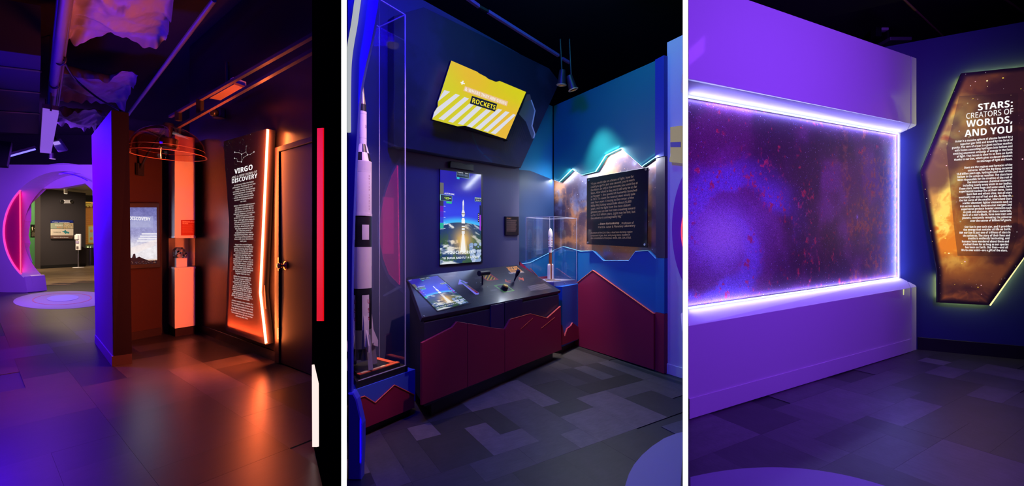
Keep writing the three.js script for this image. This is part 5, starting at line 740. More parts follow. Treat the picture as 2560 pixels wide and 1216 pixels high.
// control console
const CFa = V(-0.647, 0, -2.876), CFb = V(0.566, 0, -4.53);
const CT = { fl: P(1055, 795, 2.876), fr: P(1402, 727, 4.51), bl: P(1018, 693, 3.4), br: P(1297, 662, 4.75) };
const CTF = (() => { const x = CT.fr.clone().sub(CT.fl), b = CT.bl.clone().add(CT.br).multiplyScalar(0.5).sub(CT.fl.clone().add(CT.fr).multiplyScalar(0.5)); return new Fr(CT.fl.clone(), x, b); })();
{
  const CF = Fr.wall(CFa, CFb), g = thing('control_console', CF, 'sloped control console with red mountain front and printed desktop', 'console'), inv = g.matrixWorld.clone().invert();
  const L = Math.hypot(CFb.x - CFa.x, CFb.z - CFa.z), put = (n, q, m) => { q.applyMatrix4(inv); return mesh(n, q, m, g); };
  const dn = (p, h) => V(p.x, h, p.z), ins = (p, t) => p.clone().lerp(CT.fl.clone().add(CT.br).multiplyScalar(0.5), t), F_ = [CT.fl, CT.fr, CT.br, CT.bl];
  put('toe_base', hexa(F_.map((p) => dn(ins(p, 0.12), 0.006)), F_.map((p) => dn(ins(p, 0.12), 0.11))), M.plastic);
  const low = (p) => p.clone().add(V(0, -0.045, 0)), sh = F_.map((p) => ins(p, 0.03));
  put('cabinet', hexa(sh.map((p) => dn(p, 0.11)), F_.map((p, i) => V(sh[i].x, p.y - 0.046, sh[i].z))), std(lin(0.035, 0.03, 0.06), 0.4));
  const deskPx = [[1055, 795], [1402, 727], [1297, 662], [1018, 693]], pr = new Print(CTF, deskPx, 1800, 0), c = pr.g;
  pr.paint((x, y) => mix([22, 24, 32], [34, 36, 46], fbm(x * 5, y * 5, 4)), 3);
  const grid = (a, b) => pr.line([a, b], 'rgba(140,130,150,0.35)', 2);
  for (const t of [0.18, 0.42, 0.66, 0.86]) { grid([1055 + 347 * t, 795 - 68 * t], [1018 + 279 * t, 693 - 31 * t]); } for (const t of [0.25, 0.5, 0.78]) grid([1055 - 37 * t, 795 - 102 * t], [1402 - 105 * t, 727 - 65 * t]);
  pr.fill([[1145, 712], [1149, 699], [1171, 708], [1165, 709.5], [1198, 733], [1196, 737], [1188, 737], [1157, 711]], '#d9d2ea');
  [['#5da37a', 0], ['#a3b86a', 1], ['#d99a4e', 2], ['#cf6a3a', 3], ['#c8232f', 4]].forEach(([f, i]) => { const a = 1150 + i * 8.4, b = 703 + i * 6.1; pr.fill([[a, b], [a + 5.5, b - 0.6], [a + 13.2, b + 5.2], [a + 7.6, b + 6]], f); });
  pr.fill([[1195.5, 687], [1223, 683], [1247, 699.5], [1219, 703]], '#c8243c'); pr.fill([[1199.5, 688], [1222, 685], [1241, 698.5], [1220, 701]], '#15151a'); c.save(); pr.path([[1199.5, 688], [1222, 685], [1241, 698.5], [1220, 701]]); c.closePath(); c.clip(); for (let i = -2; i < 7; i++) pr.fill([[1190 + i * 8, 704], [1194 + i * 8, 704], [1206 + i * 8, 683], [1202 + i * 8, 683]], '#e2b21e'); c.restore();
  pr.fill([[1234, 714], [1262, 709.5], [1287, 727.5], [1260, 732.5]], '#5fae3c'); pr.fill([[1240, 715], [1261, 711.5], [1281, 726], [1261, 729.5]], '#1b1b24');
  pr.text('ROCKET', 1288, 675, 5.5, '#eba23a', 'center', 'bold italic|sans-serif', 31); pr.text('BUILDER', 1294, 681, 5.5, '#eba23a', 'center', 'bold italic|sans-serif', 34); pr.text('READY TO GO TO SPACE?', 1294, 683.6, 2.4, '#d8cfc8', 'center', 'bold|sans-serif', 42);
  pr.line([[1277, 707], [1263, 703.5], [1275, 706.5]], '#e8663c', 8); pr.fill([[1262, 699], [1265.5, 699], [1267, 703], [1277, 701.5], [1277, 703.5], [1268, 704.5], [1276.5, 706], [1275, 707.5], [1263, 705]], '#e8663c'); pr.fill([[1296, 695], [1298, 694], [1307, 697], [1305.5, 694], [1308, 695], [1310, 702], [1306.5, 702], [1307, 699.5], [1296, 699], [1296, 697.5], [1304, 697.6]], '#e8663c');
  for (let i = 0; i < 6; i++) pr.line([[1319 + i * 1.5, 716.5 + i * 2.1], [1362 + i * 3.6, 709.8 + i * 2.1]], 'rgba(205,190,190,0.75)', 4); for (const [u, v, w] of [[1109, 692, 30], [1186, 696, 15], [1225, 726, 17]]) for (let i = 0; i < 2; i++) pr.line([[u + i * 2, v + i * 2], [u + w, v - w * 0.13 + i * 2]], 'rgba(190,170,180,0.6)', 3);
  const zf = (p) => { const q = p.clone().sub(CTF.o); return q.dot(CTF.z); };
  const deskM = pr.mat(0.28, { clearcoat: 0.5, clearcoatRoughness: 0.12 }), dq = slab(pr.pts, -0.04, 0, 0.003, pr.box); dq.applyMatrix4(new THREE.Matrix4().makeBasis(CTF.x, CTF.y, CTF.z).setPosition(CTF.o)); const desk = put('desktop', dq, [deskM, std(lin(0.03, 0.03, 0.05), 0.4)]);
  const loc = (u, v, z = 0) => CTF.w(...CTF.px(u, v, z), z);
  for (const [u, v] of [[1060, 791], [1397, 727], [1297, 664.5], [1345, 693]]) { const p = loc(u, v, 0.0), q = new THREE.CylinderGeometry(0.006, 0.006, 0.006, 12); q.applyQuaternion(new THREE.Quaternion().setFromUnitVectors(V(0, 1, 0), CTF.z)); q.translate(p.x, p.y, p.z); q.applyMatrix4(inv); mesh('screw', q, M.metal, desk).name = 'screw'; }
  // console screen
  const sq = CTF.poly([[1019.5, 702], [1093, 691], [1171, 758], [1093.5, 777.5]], 0.001).map(([x, y]) => [x, y]), sb = slab(sq, 0.0005, 0.006), A = sq[0], B = sq[1], C = sq[3], uvA = sb.attributes.uv, pp = sb.attributes.position, ux = [B[0] - A[0], B[1] - A[1]], vx = [C[0] - A[0], C[1] - A[1]], det = ux[0] * vx[1] - ux[1] * vx[0];
  for (let i = 0; i < pp.count; i++) { const x = pp.getX(i) - A[0], y = pp.getY(i) - A[1]; uvA.setXY(i, (x * vx[1] - y * vx[0]) / det, 1 - (ux[0] * y - ux[1] * x) / det); }
  sb.applyMatrix4(new THREE.Matrix4().makeBasis(CTF.x, CTF.y, CTF.z).setPosition(CTF.o)); put('console_screen', sb, new THREE.MeshStandardMaterial({ color: lin(0.02, 0.02, 0.02), roughness: 0.15, emissive: 0xffffff, emissiveMap: touchTex, emissiveIntensity: 0.85 })).userData.label = 'tilted screen showing the same rocket launch';
  const fq = slab(CTF.poly([[1015, 701], [1094, 688.5], [1178, 759.5], [1093, 780]], 0), 0.0002, 0.0024); fq.applyMatrix4(new THREE.Matrix4().makeBasis(CTF.x, CTF.y, CTF.z).setPosition(CTF.o)); put('screen_bezel', fq, M.plastic);
  // throttle lever, joystick, button
  const sp = (n, pts, r, m) => put(n, tube(pts, r, 16, 10), m);
  const t0 = loc(1206, 712.5), t1 = loc(1208, 706, 0.02), up = V(0, 1, 0); const lever = sp('throttle_lever', [t0, t0.clone().addScaledVector(CTF.z, 0.06).addScaledVector(CTF.y, 0.03), t0.clone().addScaledVector(CTF.z, 0.1).addScaledVector(CTF.y, 0.05)], 0.009, M.plastic);
  { const hp = t0.clone().addScaledVector(CTF.z, 0.1).addScaledVector(CTF.y, 0.05), q = rod(hp.clone().addScaledVector(CTF.x, -0.05), hp.clone().addScaledVector(CTF.x, 0.09), 0.026, 18); q.applyMatrix4(inv); mesh('grip', q, M.plastic, lever); }
  const j0 = loc(1286, 701.5), js = sp('joystick', [j0, j0.clone().addScaledVector(CTF.z, 0.05), j0.clone().addScaledVector(CTF.z, 0.09)], 0.008, M.plastic); { const q = new THREE.LatheGeometry([[0.008, 0], [0.018, 0.03], [0.022, 0.07], [0.019, 0.088], [0, 0.094]].map((p) => new THREE.Vector2(...p)), 18); q.applyQuaternion(new THREE.Quaternion().setFromUnitVectors(up, CTF.z)); const b = j0.clone().addScaledVector(CTF.z, 0.04); q.translate(b.x, b.y, b.z); q.applyMatrix4(inv); mesh('grip', q, M.plastic, js); }
  const b0 = loc(1261, 722.5); const bt = new THREE.CylinderGeometry(0.032, 0.034, 0.03, 28); bt.applyQuaternion(new THREE.Quaternion().setFromUnitVectors(up, CTF.z)); bt.translate(b0.x + CTF.z.x * 0.015, b0.y + CTF.z.y * 0.015, b0.z + CTF.z.z * 0.015); const btn = put('push_button', bt, M.plastic); { const q = new THREE.CylinderGeometry(0.024, 0.026, 0.012, 28); q.applyQuaternion(new THREE.Quaternion().setFromUnitVectors(up, CTF.z)); const b = b0.clone().addScaledVector(CTF.z, 0.035); q.translate(b.x, b.y, b.z); q.applyMatrix4(inv); mesh('yellow_cap', q, std(lin(0.8, 0.6, 0.02), 0.35), btn); }
  for (const [u, v] of [[1191, 708], [1202, 707], [1207, 720.5], [1219, 718.5], [1275, 698.5], [1285, 705.5], [1299, 703]]) { const p = loc(u, v), q = new THREE.SphereGeometry(0.004, 8, 6); q.translate(p.x, p.y, p.z); q.applyMatrix4(inv); mesh('bolt', q, M.metal, desk); }
  // red mountain boards on the front, in three pieces
  const R1 = [[1055, 858], [1130, 819.5], [1143, 804.5], [1169, 808.5]], R2 = [[1169, 808.5], [1238, 821], [1261.5, 823]], R3 = [[1262.5, 823], [1276, 799], [1326, 785], [1368, 796], [1402, 766]], bot = (u) => 1014 - (u - 1055) / 349 * 139;
  const pieces = [[R1, 1055, 1168.6], [R2, 1169.6, 1261.6], [R3, 1262.6, 1404]];
  for (const [r, a, b] of pieces) { const q = slab(CF.poly([...r.map(([u, v]) => [Math.min(Math.max(u, a), b), v]), [b, bot(b)], [a, bot(a)]], 0.02), 0.0, 0.02, 0.0015); const m = mesh('mountain_board', q, M.redBoard, g); m.userData.label = 'dark red mountain shaped front board'; }
  for (const [u0, v0, u1, v1] of [[1302, 823, 1332, 796], [1353, 821.5, 1387, 794]]) { const [a, b] = CF.poly([[u0, v0], [u1, v1]], 0.021); mesh('accent_line', bar(V(a[0], a[1], 0.0215), V(b[0], b[1], 0.0215), 0.004, 0.003), M.redEdge, g); }
  { const e = CF.poly([[1276, 799], [1326, 785], [1368, 796], [1402, 766]], 0.02); mesh('board_edge', poly3(e.map(([x, y]) => V(x, y, 0.019)), 0.003), M.redEdge, g); }
  { const e = CF.poly([[1228, 764], [1261, 758], [1261, 822], [1228, 819]], 0.004); mesh('cabinet_door', slab(e, -0.02, 0.002, 0.001), std(lin(0.05, 0.035, 0.09), 0.35), g); const f = CF.poly([[1263, 757], [1307, 748], [1307, 788], [1277, 797], [1263, 820]], 0.004); mesh('cabinet_door', slab(f, -0.02, 0.002, 0.001), std(lin(0.03, 0.025, 0.06), 0.35), g); }  // violet tone of the left piece paints a reflection on the cabinet
  rectLight(g, g.worldToLocal(loc(1093, 735, 0.02)), CTF.z.clone().transformDirection(inv), 0.3, 0.3, lin(0.5, 0.6, 1), 0.8);
}
// rocket pedestal with acrylic case
{
  const a = V(0.585, 0, -4.655), b = V(0.846, 0, -5.04), fr = Fr.wall(a, b), L = Math.hypot(b.x - a.x, b.z - a.z), g = thing('rocket_pedestal', fr, 'blue pedestal with red mountain base right of the console', 'pedestal'), h = 0.79;
  mesh('toe_base', slab([[0.0, 0.006], [L - 0.04, 0.006], [L - 0.04, 0.09], [0.0, 0.09]], -0.3, -0.04), M.plastic, g);
  const px = (q) => fr.poly(q, 0.02);
  mesh('body', slab([[0, 0.09], [L, 0.09], [L, h], [0, h]], -0.36, 0, 0.002), std(lin(0.01, 0.1, 0.5), 0.45), g);
  const rb = px([[1400, 815], [1403, 835], [1412, 842], [1419, 822], [1428, 815], [1432, 807], [1447, 819], [1447, 848], [1400, 866]]); mesh('mountain_panel', slab(rb.map(([x, y]) => [Math.max(-0.04, Math.min(L, x)), y]), 0.001, 0.02, 0.001), M.redBoard, g);
  const C = [V(0.17, 0, -4.85), V(0.49, 0, -4.68), V(0.81, 0, -5.02), V(0.49, 0, -5.19)], cen = V(0.49, 0, -4.935), gc = new THREE.Group(); gc.name = numbered('small_acrylic_case'); scene.add(gc); gc.position.set(cen.x, h, cen.z); tag(gc, 'small clear acrylic case on the blue pedestal around the white rocket', 'display case');
  const lo = C.map((p) => p.clone().sub(cen)), top = 1.61 - h; const wallq = (p, q) => { const n = q.clone().sub(p), t = V(-n.z, 0, n.x).normalize().multiplyScalar(0.004); return prism([p, q, q.clone().add(t), p.clone().add(t)], 0.052, top); };
  mesh('base', prism(lo, 0.001, 0.05), std(lin(0.25, 0.25, 0.4), 0.5), gc);
  for (let i = 0; i < 4; i++) { mesh('pane', wallq(lo[i], lo[(i + 1) % 4]), M.acrylic, gc); mesh('edge', bar(lo[i].clone().setY(0.05), lo[i].clone().setY(top), 0.005), M.acrylicEdge, gc); mesh('edge', bar(lo[i].clone().setY(top), lo[(i + 1) % 4].clone().setY(top), 0.005), M.acrylicEdge, gc); }
  mesh('pane', prism(lo, top + 0.001, top + 0.005), M.acrylic, gc);
  const S = mesh('screw', new THREE.SphereGeometry(0.006, 8, 6).translate(...lo[1].clone().lerp(lo[2], 0.45).add(V(0, 0.025, 0.01)).toArray()), M.metal, gc);
  // rocket
  const o = P(1376, 704, 4.93), gr = new THREE.Group(); gr.name = numbered('launch_vehicle_model'); scene.add(gr); gr.position.set(o.x, h + 0.0505, o.z); tag(gr, 'slim white and copper rocket model with strap-on boosters in the small case', 'rocket model'); const k = 4.93 / F, Y = (v) => (700 - v) * k;
  const wht = phy(lin(0.82, 0.78, 0.74), 0.4), cop = phy(lin(0.45, 0.13, 0.05), 0.3, { metalness: 0.4 });
  mesh('stand', new THREE.BoxGeometry(24 * k, 2.2 * k, 17 * k).translate(0, 1.1 * k, 0), std(lin(0.3, 0.22, 0.14), 0.4), gr); mesh('stand_step', new THREE.BoxGeometry(36 * k, 1 * k, 12 * k).translate(6 * k, 0.5 * k, 9 * k), std(lin(0.35, 0.26, 0.17), 0.4), gr);
  const emb = canvasTex(512, 512, (c, W, H) => { c.fillStyle = '#efe9e2'; c.fillRect(0, 0, W, H); for (const x of [0.05, 0.3, 0.55, 0.8]) { const X = x * W; c.fillStyle = '#233'; c.beginPath(); c.arc(X + 30, 80, 22, 0, 7); c.fill(); c.fillStyle = '#c33'; c.beginPath(); c.arc(X + 30, 190, 26, 0, 7); c.fill(); c.fillStyle = '#b33'; c.fillRect(X, 300, 70, 14); c.fillRect(X, 328, 70, 14); c.fillStyle = '#fff'; c.fillRect(X, 314, 70, 14); c.fillStyle = '#226'; c.fillRect(X, 300, 28, 28); c.beginPath(); c.moveTo(X, 450); c.lineTo(X + 34, 390); c.lineTo(X + 60, 450); c.fill(); } });
  mesh('fairing', new THREE.CylinderGeometry(5.6 * k, 5.6 * k, Y(590) - Y(617), 32).translate(0, (Y(590) + Y(617)) / 2, 0), phy(0xffffff, 0.4, { map: emb }), gr);
  mesh('nose_cone', new THREE.LatheGeometry([[5.8, 590], [5.8, 585], [5, 579], [3.4, 573.5], [1.4, 570.5], [0, 570]].map(([r, v]) => new THREE.Vector2(r * k, Y(v))), 28), wht, gr); mesh('adapter', new THREE.CylinderGeometry(5.6 * k, 4.4 * k, 3 * k, 28).translate(0, Y(618.5), 0), std(lin(0.4, 0.36, 0.6), 0.4), gr); mesh('upper_stage', new THREE.CylinderGeometry(4.4 * k, 4.4 * k, Y(620) - Y(631), 28).translate(0, (Y(620) + Y(631)) / 2, 0), wht, gr);
  mesh('core_stage', new THREE.CylinderGeometry(4.1 * k, 4.1 * k, Y(631) - Y(697), 28).translate(0, (Y(631) + Y(697)) / 2, 0), cop, gr);
  [[-5.4, 2.5], [-2.2, 5.6], [5.4, 2.5], [-5.2, -2.6], [5.2, -2.6]].forEach(([x, z]) => { const b = mesh('booster', new THREE.LatheGeometry([[1.9, 697], [1.9, 664], [1.7, 661], [0.9, 659.3], [0, 659]].map(([r, v]) => new THREE.Vector2(r * k, Y(v))), 18).translate(x * k, 0, z * k), wht, gr); mesh('nozzle', new THREE.CylinderGeometry(1.0 * k, 1.6 * k, 1.2 * k, 14).translate(x * k, Y(697.3), z * k), M.metal, b); });
}
// track with spot heads
{
  const g = new THREE.Group(); g.name = numbered('lighting_track'); scene.add(g); tag(g, 'thin violet ceiling track above the tilted yellow screen', 'track'); const Yt = 3.62, q = (u, v) => onY(u, v, Yt);
  mesh('rail', bar(q(1150, -18), q(1197, 16), 0.03), std(lin(0.2, 0.12, 0.4), 0.4), g); mesh('rail', bar(q(1220, 29), q(1396, 139), 0.03), std(lin(0.2, 0.12, 0.4), 0.4), g); mesh('rail', bar(q(1405, 146), q(1424, 157), 0.03), std(lin(0.2, 0.12, 0.4), 0.4), g); mesh('joint', bar(q(1197, 16), q(1220, 29), 0.024), M.plastic, g);
  const gold = std(lin(0.8, 0.55, 0.3), 0.3, { metalness: 0.6 });
  const head = (u, v, aim, inten, label, col, ang) => { const p = P(u, v, 4.55), h = new THREE.Group(); h.name = numbered('track_spot'); scene.add(h); h.position.copy(p); tag(h, label, 'spot lamp', 'track spots of the rocket room'); const dir = aim.clone().sub(p).normalize(), qd = new THREE.Quaternion().setFromUnitVectors(V(0, -1, 0), dir); const cy = new THREE.CylinderGeometry(0.035, 0.05, 0.16, 24, 1, true); cy.applyQuaternion(qd); mesh('barrel', cy, std(lin(0.02, 0.02, 0.03), 0.4, { side: THREE.DoubleSide }), h); const rg = new THREE.TorusGeometry(0.052, 0.007, 10, 28); rg.rotateX(Math.PI / 2); rg.translate(0, -0.08, 0); rg.applyQuaternion(qd); mesh('trim_ring', rg, gold, h); const ln = new THREE.CylinderGeometry(0.03, 0.03, 0.008, 20); ln.applyQuaternion(qd); mesh('lens', ln, glowMat(WARM, 1.5), h); const top = V(0, Yt - p.y, 0); mesh('yoke', rod(V(0, 0.05, 0), top.clone().add(V(-0.02, 0, 0)), 0.01), M.plastic, h); const l = new THREE.SpotLight(col, inten, 0, ang, 0.75, 2); l.castShadow = true; l.position.copy(dir).multiplyScalar(0.09); l.target.position.copy(dir).multiplyScalar(2); l.target.name = 'aim'; l.shadow.radius = 2; h.add(l, l.target); };
  head(1405, 194, P(1376, 650, 4.93), 26, 'left black track spot with a gold rim, tilted to the console', lin(1, 0.86, 0.75), 0.4);
  head(1428, 207, W2.w(...W2.px(1520, 520)), 7, 'right black track spot with a gold rim, near the teal wall', lin(0.5, 0.95, 1), 0.5);
  lampFixture('soft white lamp over the floor of the rocket room', V(0.15, 4.05, -2.35), fl(1440, 1060), 0.3, 0.3, lin(0.8, 0.66, 1), 2.2, 2);
  lampFixture('narrow white lamp over the middle of the rocket room floor', V(0.75, 4.1, -2.9), fl(1510, 1000), 0.16, 0.16, lin(1, 0.82, 0.98), 34, 2);
}
disc('lavender floor disc at the lower right of the rocket room', 'floor disc', [{ name: 'disc', c: [1660, 1180], m: std(lin(0.3, 0.27, 0.42), 0.55), pts: [[1710, 1083], [1690, 1088], [1660, 1100], [1630, 1120], [1605, 1142], [1585, 1166], [1572, 1190], [1562, 1222], [1558, 1262], [1699, 1262]] }], 0.006);

// ================================================================== RIGHT ROOM: galaxy wall and star panel
const G0 = fl(1721.5, 1052), G1 = fl(2291, 877), W3 = Fr.wall(G0, G1), L3 = Math.hypot(G1.x - G0.x, G1.z - G0.z), REC = -0.15;
const S0 = fl(2293, 875), S1 = fl(2560, 900.5), dS = S1.clone().sub(S0).normalize(), W4 = wallLine('wall_right', S0.clone().addScaledVector(dS, -0.9), S0.clone().addScaledVector(dS, 4.4), 0.12, 3.76, std(lin(0.022, 0.04, 0.16), 0.6), 'navy wall carrying the backlit star panel');
plankFloor('dark violet lit plank floor of the galaxy room', Math.atan2(-W3.x.z, W3.x.x), 1712, 2640, 5.2, 5.2, 0.2, [[0.05, 0.047, 0.052], [0.07, 0.066, 0.075], [0.1, 0.094, 0.105], [0.14, 0.13, 0.145], [0.2, 0.19, 0.205]], 0.42, (X, Z) => X / -Z > PT2.k + 0.008 && side(G0, G1)(X, Z) > 0);
{
  const wp = phy(lin(0.74, 0.72, 0.76), 0.4, { clearcoat: 0.35, clearcoatRoughness: 0.06 }), sill = phy(lin(0.78, 0.76, 0.8), 0.6);
  const xl = 0.0, cl = (p) => p.map(([x, y]) => [Math.max(xl, x), Math.max(0.006, y)]), at = (pts, o) => cl(W3.poly(pts, o));
  const pl = (name, geo, m, label, cat) => place(structure(name, geo, m, label, cat), W3);
  pl('wall_back', slab(at([[1700, -60], [1872, 0], [2276, 140.5], [2276, 309], [1700, 191]], 0), -0.03, 0, 0.002), wp, 'upper part of the violet galaxy wall', 'wall');
  pl('wall_back', slab(at([[1700, 818.5], [2276, 720], [2276, 900], [1700, 1090]], 0).map(([x, y], i) => [x, i > 1 ? 0.006 : y]), -0.03, 0, 0.002), wp, 'lower part of the violet galaxy wall', 'wall');
  pl('trim_16', slab(at([[2278.5, 141], [2291, 146], [2291, 311.5], [2278.5, 309]], -0.004), -0.34, -0.004, 0.002), wp, 'upper end post of the galaxy wall', 'wall end');
  pl('trim_17', slab(at([[2278.5, 720], [2291, 717.5], [2291, 890], [2278.5, 890]], -0.004).map(([x, y], i) => [x, i > 1 ? 0.006 : y]), -0.34, -0.004, 0.002), wp, 'lower end post of the galaxy wall', 'wall end');
  // splayed sills of the picture opening
  const q3 = (u, v, o) => { const [x, y] = W3.px(u, v, o); return V(x, y, o); };
  const sl = (a, b, c, d, e, f, name, label, t) => { pl(name, hexa([a, b, c, d], [a, b, c, d].map((p) => p.clone().add(t))), sill, label, 'sill'); };
  const dn = V(0, 0.05, -0.06), up = V(0, -0.05, -0.06);
  sl(q3(1722, 195, -0.003), q3(2276, 309, -0.003), q3(2262, 337, REC), q3(1718, 239.2, REC), 0, 0, 'trim_18', 'upper splayed sill over the galaxy picture', dn);
  sl(q3(1722, 815, -0.003), q3(2276, 720, -0.003), q3(2262, 691, REC), q3(1718, 772.3, REC), 0, 0, 'trim_19', 'lower splayed sill under the galaxy picture', up);
  sl(q3(2278, 309.5, -0.008), q3(2291, 312, -0.008), q3(2267, 339, REC), q3(2263, 337.5, REC), 0, 0, 'trim_20', 'upper sill end at the right of the galaxy picture', dn);
  sl(q3(2278, 719.5, -0.008), q3(2291, 717, -0.008), q3(2267, 689, REC), q3(2263, 690.5, REC), 0, 0, 'trim_21', 'lower sill end at the right of the galaxy picture', up);
  pl('trim_22', slab(at([[2247, 330], [2262.5, 332], [2262.5, 697], [2247, 699]], REC + 0.012), REC - 0.1, REC + 0.012, 0.002), sill, 'pale upright jamb right of the galaxy picture', 'jamb');
  pl('trim_23', slab(at([[2240, 320], [2310, 320], [2310, 705], [2240, 705]], REC - 0.15), REC - 0.22, REC - 0.15), std(lin(0.35, 0.35, 0.6), 0.6), 'blue recess strip right of the galaxy picture', 'wall panel');
  // shadow line and baseboard
  const bb = at([[1700, 1010], [2276, 852], [2276, 880], [1700, 1062]], 0.008); const yb = 0.16; place(structure('baseboard_wall', slab([[0.0, 0.012], [W3.px(2276, 870)[0], 0.012], [W3.px(2276, 870)[0], yb], [0.0, yb]], 0.0005, 0.008, 0.001), wp, 'pale baseboard of the galaxy wall', 'baseboard'), W3);
  // galaxy picture
  const GP = [[1717, 242], [2245, 335], [2245, 694], [1717, 771]], pr = new Print(W3, GP, 1900, REC), cx = W3.px(1803, 592, REC), cw = pr.box;
  pr.paint((x, y) => {
    const dx = (x - cx[0]) * 0.62, dy = (y - cx[1]), r = Math.hypot(dx, dy), th = Math.atan2(dy, dx), sp = 2 * th + 5.2 * Math.log(r + 0.06), n = fbm(x * 3.1 + 5, y * 3.1 + 2, 6), m = fbm(x * 9 + 1, y * 9, 4), arm = 0.5 + 0.5 * Math.cos(sp + 2.2 * (n - 0.5)), rn = ridge(x * 2.4 + 3, y * 2.4 + 11, 5);
    const core = Math.exp(-((r / 0.36) ** 1.6)), f = fbm(x * 26 + 3, y * 26, 3), arms = sm(0.45, 0.95, arm) * sm(0.1, 0.26, r) * sm(1.0, 0.45, r); let c = mix([122, 44, 88], [150, 70, 122], sm(0.4, 0.75, n)); c = mix(c, [62, 20, 46], 0.7 * sm(0.58, 0.32, fbm(x * 1.6 + 7, y * 1.6, 4)) * sm(0.3, 0.8, r));
    c = mix(c, [136, 104, 196], Math.min(1, arms * 0.95 * (0.45 + n))); c = mix(c, [206, 200, 250], core); c = mix(c, [255, 255, 255], Math.exp(-((r / 0.17) ** 2)));
    c = mix(c, [250, 84, 110], sm(0.56, 0.74, f * 0.75 + 0.25 * m) * sm(0.4, 0.9, arm) * sm(0.14, 0.3, r) * sm(1.25, 0.6, r)); c = mix(c, [225, 128, 60], 0.75 * sm(0.55, 0.8, rn) * sm(0.35, 0.7, f) * sm(1.5, 2.5, x - cx[0])); c = mix(c, [255, 60, 70], 0.9 * sm(0.64, 0.8, f * 0.6 + m * 0.4) * sm(0.3, 0.7, r));
    const s = hash(Math.floor(x * 460), Math.floor(y * 460)), s2 = hash(Math.floor(x * 230) + 9, Math.floor(y * 230)); return c.map((k) => Math.min(255, k * (0.55 + 0.6 * s + 0.3 * s2)));
  }, 1);
  pr.dots(5200, 0.6, 1.9, ['#cfd6ff', '#ffffff', '#9aa6ff', '#ffb0c0']); { const [x, y] = pr.c(2143, 543), c = pr.g; c.strokeStyle = '#d8c8ff'; c.lineWidth = 2; for (const a of [0, 0.78, 1.57, 2.35]) { c.beginPath(); c.moveTo(x - 16 * Math.cos(a), y - 16 * Math.sin(a)); c.lineTo(x + 16 * Math.cos(a), y + 16 * Math.sin(a)); c.stroke(); } c.fillStyle = '#fff'; c.beginPath(); c.arc(x, y, 5, 0, 7); c.fill(); }
  const glit = (() => { const n = 512, d = new Uint8Array(n * n * 4); for (let j = 0; j < n; j++) for (let i = 0; i < n; i++) { const v = 255 * hash(i + 77, j + 31), o = (j * n + i) * 4; d[o] = d[o + 1] = d[o + 2] = v; d[o + 3] = 255; } const t = new THREE.DataTexture(d, n, n); t.wrapS = t.wrapT = THREE.RepeatWrapping; t.magFilter = THREE.LinearFilter; t.repeat.set(4, 3); t.needsUpdate = true; return t; })();
  const fr = W3, g = thing('galaxy_picture', new Fr(W3.w(pr.box[0] + 0.5, pr.box[1], REC), W3.x, W3.y), 'large glittering spiral galaxy picture in the violet wall', 'picture'); const pg = pr.slab(REC - 0.02, REC); pg.translate(-(pr.box[0] + 0.5), -pr.box[1], -REC); pg.translate(0, 0, 0); mesh('print', pg, pr.mat(0.42, { bumpMap: glit, bumpScale: 0.0005 }), g);
  const gl = thing('picture_frame_light', W3, 'thin white LED frame line around the galaxy picture', 'LED light'), LC = glowMat(lin(0.5, 0.62, 1), 2.4), at2 = (u, v) => q3(u, v, REC + 0.008);
  const A = at2(1718, 241.2), B = at2(2246, 335.2), C = at2(2246, 694.4), D = at2(1718, 770.8);
  const strip = (a, b, inw, w) => { mesh('led_strip', bar(a, b, 0.012), LC, gl); const mid = a.clone().add(b).multiplyScalar(0.5), len = a.distanceTo(b), ax = b.clone().sub(a).normalize(); rectLight(gl, mid.clone().addScaledVector(inw, 0.014).add(V(0, 0, 0.012)), inw.clone().add(V(0, 0, -0.22)), w ?? 0.014, len, lin(0.2, 0.22, 1), 55, ax.clone().applyQuaternion(gl.quaternion)); rectLight(gl, mid.clone().addScaledVector(inw, 0.012).add(V(0, 0, 0.02)), V(0, 0, 1).addScaledVector(inw, -0.9), 0.014, len, lin(0.32, 0.3, 1), 32, ax.clone().applyQuaternion(gl.quaternion)); };
  strip(A, B, V(0, -1, 0)); strip(D, C, V(0, 1, 0)); strip(B, C, V(-1, 0, 0));
  const rb = q3(2276, 515, REC - 0.1); rectLight(gl, V(rb.x - 0.06, rb.y, REC - 0.02), V(0.5, 0, -1), 0.04, 1.3, BLUE, 8, V(0, 1, 0)); mesh('recess_strip', bar(V(rb.x - 0.085, rb.y - 0.65, REC - 0.03), V(rb.x - 0.085, rb.y + 0.65, REC - 0.03), 0.01), glowMat(BLUE, 1), gl);
}
baseboard(W4, 2294, 2640, 880, 0.155, M.plastic, 'black baseboard under the backlit star panel');
